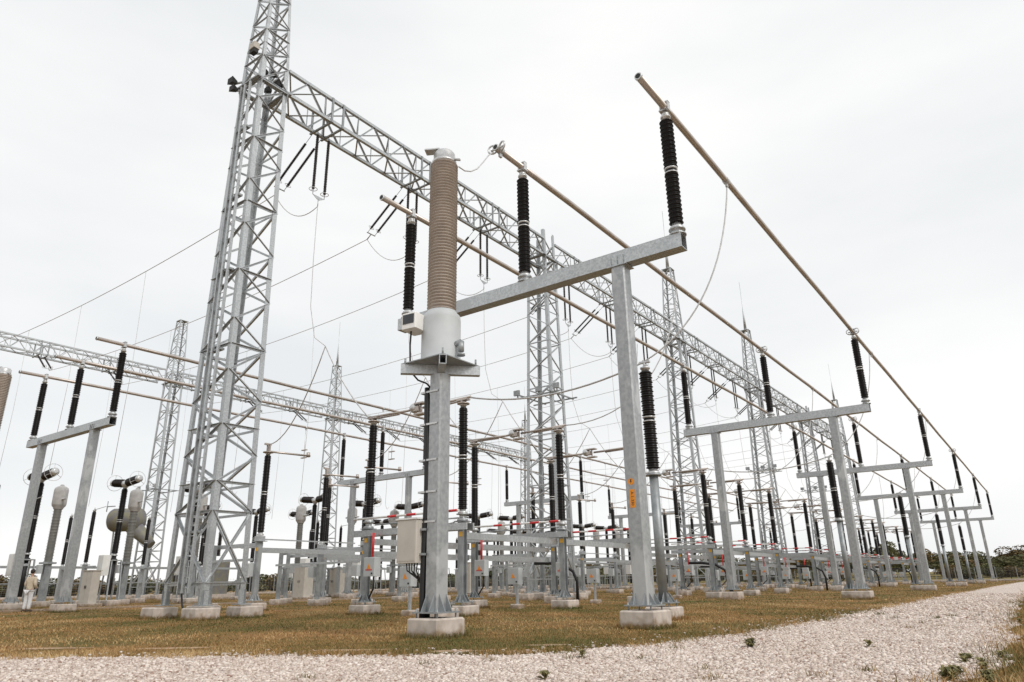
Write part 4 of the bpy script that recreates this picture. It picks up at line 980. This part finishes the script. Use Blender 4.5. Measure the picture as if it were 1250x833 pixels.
# ------------------------------------------------------------------ person
def skin_part(name, m, verts, edges, radii, parent, root=0, lv=2):
    me = bpy.data.meshes.new(name); me.from_pydata(verts, edges, []); me.materials.append(M[m]); me.update()
    o = place(name, me, parent); md = o.modifiers.new('skin', 'SKIN'); md.use_smooth_shade = True
    sv = me.skin_vertices[0].data if me.skin_vertices else None
    for i, r in enumerate(radii): sv[i].radius = r if isinstance(r, tuple) else (r, r)
    sv[root].use_root = True
    ss = o.modifiers.new('sub', 'SUBSURF'); ss.levels = ss.render_levels = lv; return o
def person(loc, rz, label):
    t = thing('person', loc, label, 'person', rz=rz)
    # body: pelvis, spine, neck, head, two arms with hands, two legs
    V = [(0, 0, .98), (0, .0, 1.15), (0, .0, 1.36), (0, -.01, 1.5), (0, -.01, 1.58), (0, .01, 1.68), (0, .0, 1.77)]
    E = [(0, 1), (1, 2), (2, 3), (3, 4), (4, 5), (5, 6)]; r = [(.13, .1), (.12, .095), (.15, .1), (.07, .07), (.052, .055), (.075, .09), (.05, .06)]
    for s in (-1, 1):
        b = len(V); V += [(s * .17, 0, 1.44), (s * .235, -.03, 1.17), (s * .19, .16, 1.02), (s * .15, .235, 1.02)]
        E += [(2, b), (b, b + 1), (b + 1, b + 2), (b + 2, b + 3)]; r += [.065, .046, .034, .036]
        f = len(V)
        for i, (dx, dz, ln) in enumerate(((.02, .03, .085), (.008, .012, .095), (-.005, -.006, .09), (-.018, -.024, .07))):
            V += [(s * (.14 - .01), .285, 1.02 + dz), (s * (.125 - .03), .285 + ln * .5, 1.0 + dz)]; E += [(b + 3, f + 2 * i), (f + 2 * i, f + 2 * i + 1)]; r += [.010, .008]
        g = len(V); V += [(s * .11, .25, 1.065)]; E += [(b + 3, g)]; r += [.011]
        b = len(V); V += [(s * .095, 0, .92), (s * .105, .015, .52), (s * .115, -.02, .1), (s * .12, .12, .045)]
        E += [(0, b), (b, b + 1), (b + 1, b + 2), (b + 2, b + 3)]; r += [.095, .062, .042, .038]
    skin_part('body', 'skin', V, E, r, t)
    V = [(0, 0, .9), (0, 0, 1.05), (0, 0, 1.22), (0, 0, 1.38), (0, -.01, 1.5)]; E = [(0, 1), (1, 2), (2, 3), (3, 4)]; r = [(.185, .14), (.18, .135), (.18, .135), (.18, .125), (.085, .08)]
    for s in (-1, 1):
        b = len(V); V += [(s * .185, 0, 1.43), (s * .26, -.035, 1.16), (s * .205, .13, 1.03)]; E += [(3, b), (b, b + 1), (b + 1, b + 2)]; r += [.085, .066, .05]
    skin_part('jacket', 'jacket', V, E, r, t)
    V = [(0, 0, .96)]; E = []; r = [(.165, .125)]
    for s in (-1, 1):
        b = len(V); V += [(s * .1, 0, .86), (s * .112, .015, .5), (s * .122, -.015, .09)]; E += [(0, b), (b, b + 1), (b + 1, b + 2)]; r += [.115, .085, .068]
    skin_part('trousers', 'trousers', V, E, r, t)
    mb = MB(); mb.lathe([(.03, -.1), (.085, -.07), (.098, 0), (.09, .06), (.055, .1), (.01, .115)], (0, -.018, 1.735), (0, 0, 1), 14); mb.build('hair', 'hair', t)
    mb = MB(); mb.box((0, .1, 1.675), (.028, .03, .045)); mb.build('nose', 'skin', t)
    for s in (-1, 1):
        mb = MB(); mb.rbox((s * .125, .05, .05), (.1, .28, .1), .03); mb.build('shoe', 'shoe', t)
        mb = MB(); mb.lathe([(.008, -.02), (.02, 0), (.008, .02)], (s * .08, 0, 1.68), (s, 0, 0), 8); mb.build('ear', 'skin', t)
        mb = MB(); mb.lathe([(.004, -.01), (.011, 0), (.004, .01)], (s * .03, .088, 1.695), (0, 1, 0), 8); mb.build('eye', 'dark', t)
    return t
person((-37.75, 14.3, 0), R_(25), 'man in cream shirt and white trousers standing with his back turned on the grass')

# ------------------------------------------------------------------ perimeter fence far back
def make_fence(A, B, label):
    A, B = Vector((*A, 0)), Vector((*B, 0)); L_ = (B - A).length; n = int(L_ / 2.6); d = (B - A) / n
    t = thing('perimeter_fence', A, label, 'fence', 'perimeter fences')
    pm = MB().box((0, 0, 1.05), (.08, .08, 2.1)).mesh('fence_post', 'steel_dark')
    for i in range(n + 1): place('fence_post', pm, t, d * i)
    mb = MB(); u = d.normalized(); off = Vector((-u.y, u.x, 0)) * .05
    for z in np.arange(.25, 2.05, .2): mb.bar(off + Vector((0, 0, z)), off + d * n + Vector((0, 0, z)), .012)
    for i in range(n * 6): p = d * (i / 6) + off * 1.3; mb.bar(p + Vector((0, 0, .2)), p + Vector((0, 0, 2.0)), .012)
    mb.build('mesh_wire', 'steel_dark', t, kind='stuff')
    mb = MB(); mb.bar(Vector((0, 0, .14)), d * n + Vector((0, 0, .14)), .12, .3); mb.build('plinth', 'conc', t)
make_fence((-88, 10), (-84, 128), 'thin wire perimeter fence on a concrete plinth behind the left equipment')
make_fence((-83.5, 129), (-2, 133), 'thin wire perimeter fence closing the far end of the yard')

# ------------------------------------------------------------------ trees and bushes
def crown_mesh(seed, n, rx, rz, leaf, m, holes=.35):
    g = np.random.default_rng(seed); k = 14
    cc = g.normal(0, 1, (k, 3)); cc /= np.linalg.norm(cc, axis=1)[:, None]; cc *= g.uniform(.35, .8, (k, 1)); cr_ = g.uniform(.28, .5, k); tn = g.uniform(.1, .9, k)
    i = g.integers(0, k, n); P = g.normal(0, 1, (n, 3)); P /= np.linalg.norm(P, axis=1)[:, None]; P = cc[i] + P * (cr_[i] * g.uniform(.55, 1.05, n) ** .5)[:, None]
    P *= np.array([rx, rx, rz]); a = g.normal(0, 1, (n, 3)); a /= np.linalg.norm(a, axis=1)[:, None]; b = np.cross(a, g.normal(0, 1, (n, 3))); b /= np.linalg.norm(b, axis=1)[:, None]
    s = leaf * g.uniform(.6, 1.3, (n, 1)); V = np.stack([P - a * s, P + b * s * .5, P + a * s, P - b * s * .5], 1).reshape(-1, 3)
    F = (np.arange(n) * 4)[:, None] + np.array([0, 1, 2, 3])
    return raw_mesh('crown', V, F, m, np.repeat(np.clip(tn[i] * .75 + g.uniform(0, .3, n), 0, 1), 4))
def trunk_mesh(seed, h, r):
    g = random.Random(seed); mb = MB(); mb.tube([(0, 0, -.2), (.05 * h * g.uniform(-1, 1), 0, h * .5), (0, .05 * h * g.uniform(-1, 1), h)], [r, r * .7, r * .35], 8)
    for i in range(6):
        a = g.uniform(0, 6.28); z = h * g.uniform(.4, .8); mb.tube([(0, 0, z), (math.cos(a) * h * .2, math.sin(a) * h * .2, z + h * .2), (math.cos(a) * h * .34, math.sin(a) * h * .34, z + h * .3)], [r * .35, r * .22, r * .08], 5)
    return mb.mesh('trunk', 'bark')
CR = [crown_mesh(i, 3600, 1, 1, .075, 'leaf' if i % 3 else 'leaf2') for i in range(6)]
TK = [trunk_mesh(i, 6.0, .2) for i in range(4)]
def tree(x, y, z, h, w, i, name='broadleaf_tree', label='', group=None):
    t = thing(name, (x, y, z), label, 'tree' if 'tree' in name else 'bush', group)
    k = place('trunk', TK[i % 4], t); k.scale = (h / 8, h / 8, h / 8 * .95); k.rotation_euler = (0, 0, i)
    c = place('crown', CR[i % 6], t, (0, 0, h * .45)); c.scale = (w / 2, w / 2, h * .42); c.rotation_euler = (0, 0, i * 1.3)
GT = 'trees of the dark wood on the horizon'
lt = 'dull green broadleaf tree in the dark wood along the horizon'
i = 0
for row, (yy, hh, zz) in enumerate(((205, 4.6, 1.5), (220, 5.6, 2.5), (238, 6.6, 3.0))):
    for x in np.arange(-190, 26, 5.5 + row * .5):
        if row == 0 and -50 < x < -22: continue
        tree(x + random.uniform(-2, 2), yy + random.uniform(-6, 6), zz - 1.2, hh * random.uniform(.8, 1.15), random.uniform(8, 12), i, label=lt, group=GT); i += 1
for x in np.arange(-17, 36, 3.4):
    tree(x + random.uniform(-1, 1), 165 + random.uniform(-9, 9), 0, random.uniform(2.2, 4), random.uniform(5, 8), i, 'bush', 'round dark bush at the right edge beyond the gravel road', 'bushes at the right edge'); i += 1
for k in range(60):
    y = -10 + k * 3.1
    tree(-97 + random.uniform(-3, 3) - .05 * y, y, -.2, random.uniform(2.2, 3.6), random.uniform(5, 7.5), i, 'bush', 'dark bush in the hedge behind the left perimeter fence', 'hedge bushes behind the fence'); i += 1
for x in np.arange(-112, -30, 4.6):
    tree(x, 150 + random.uniform(-5, 5), -.2, random.uniform(2.4, 4.2), random.uniform(5.5, 8), i, 'bush', 'dark bush beyond the far perimeter fence', 'bushes beyond the far fence'); i += 1
for x, y, h in ((-71.5, 190, 10), (-31.5, 196, 8.5)):
    tree(x, y, 1, h, 9, i, label='tall thin-crowned tree standing above the wood, %s one' % ('left' if x < -50 else 'right'), group='tall trees'); i += 1

# weeds on and beside the gravel
def make_weed(seed, n, sz):
    g = np.random.default_rng(seed); V = []; F = []; T = []
    for i in range(n):
        a = g.uniform(0, 6.28); r = g.uniform(.2, 1) * sz; h = g.uniform(.25, 1) * sz * .9; d = np.array([math.cos(a), math.sin(a), 0]); s = np.array([-d[1], d[0], 0]) * sz * (g.uniform(.12, .22) if n < 50 else g.uniform(.06, .12))
        b = np.array([0, 0, h * .3]); m_ = d * r * .55 + np.array([0, 0, h]); e = d * r + np.array([0, 0, h * .75]); o_ = len(V)
        V += [b, m_ - s, e, m_ + s]; F.append((o_, o_ + 1, o_ + 2, o_ + 3)); T += [g.uniform(0, 1)] * 4
    return raw_mesh('leaves', np.array(V), np.array(F), 'weed', np.array(T))
WM = [make_weed(i, 22, .11) for i in range(4)] + [make_weed(9 + i, 90, .15) for i in range(3)]
WP = [(-3.55, 10.3, 5), (-3.35, 10.2, 1), (-4.0, 8.0, 1), (-4.55, 9.3, 2), (-4.9, 8.1, 0), (-3.1, 13.5, 0), (-5.5, 6.5, 1), (-4.15, 6.15, 2), (-6.2, 6.6, 3), (-2.6, 15.5, 2), (-8.2, 5.6, 0), (-9.6, 4.8, 3), (-3.0, 9.0, 3), (-2.2, 11, 0)]
WL = ['broadest one in the middle of the road', 'beside the broadest one', 'at the bottom right of the middle', 'near the grass edge below the stickered post', 'just off the grass edge below the stickered post', 'farther up the road past the broadest one', 'below the tan transformer post', 'tallest one at the bottom edge', 'at the bottom edge left of the tallest', 'far up the road toward the right', 'left of the tan transformer post, near the edge', 'farthest left one on the road', 'right of the broadest one', 'right half of the road before the verge']
for k, (x, y, w) in enumerate(WP):
    if k in (1, 2, 3, 5, 6, 8, 9, 10, 11, 12): continue
    t = thing('weed', (x, y, .006), 'small green weed on the gravel road, ' + WL[k], 'weed', 'weeds on the gravel'); place('leaves', WM[w], t)
for k in range(16):
    x = random.uniform(-1.2, -.2) if k > 10 else random.uniform(-1.05, -.6); y = random.uniform(7.6, 10.5) if k <= 10 else random.uniform(9, 26)
    t = thing('weed', (x, y, .0), 'leafy green weed on the verge at the bottom right corner', 'weed', 'weeds on the right verge', random.uniform(0, 6)); l = place('leaves', WM[random.choice((2, 3, 4, 5, 6))], t); f_ = random.uniform(.6, 1.15); l.scale = (f_,) * 3
print('objects', len(bpy.data.objects))
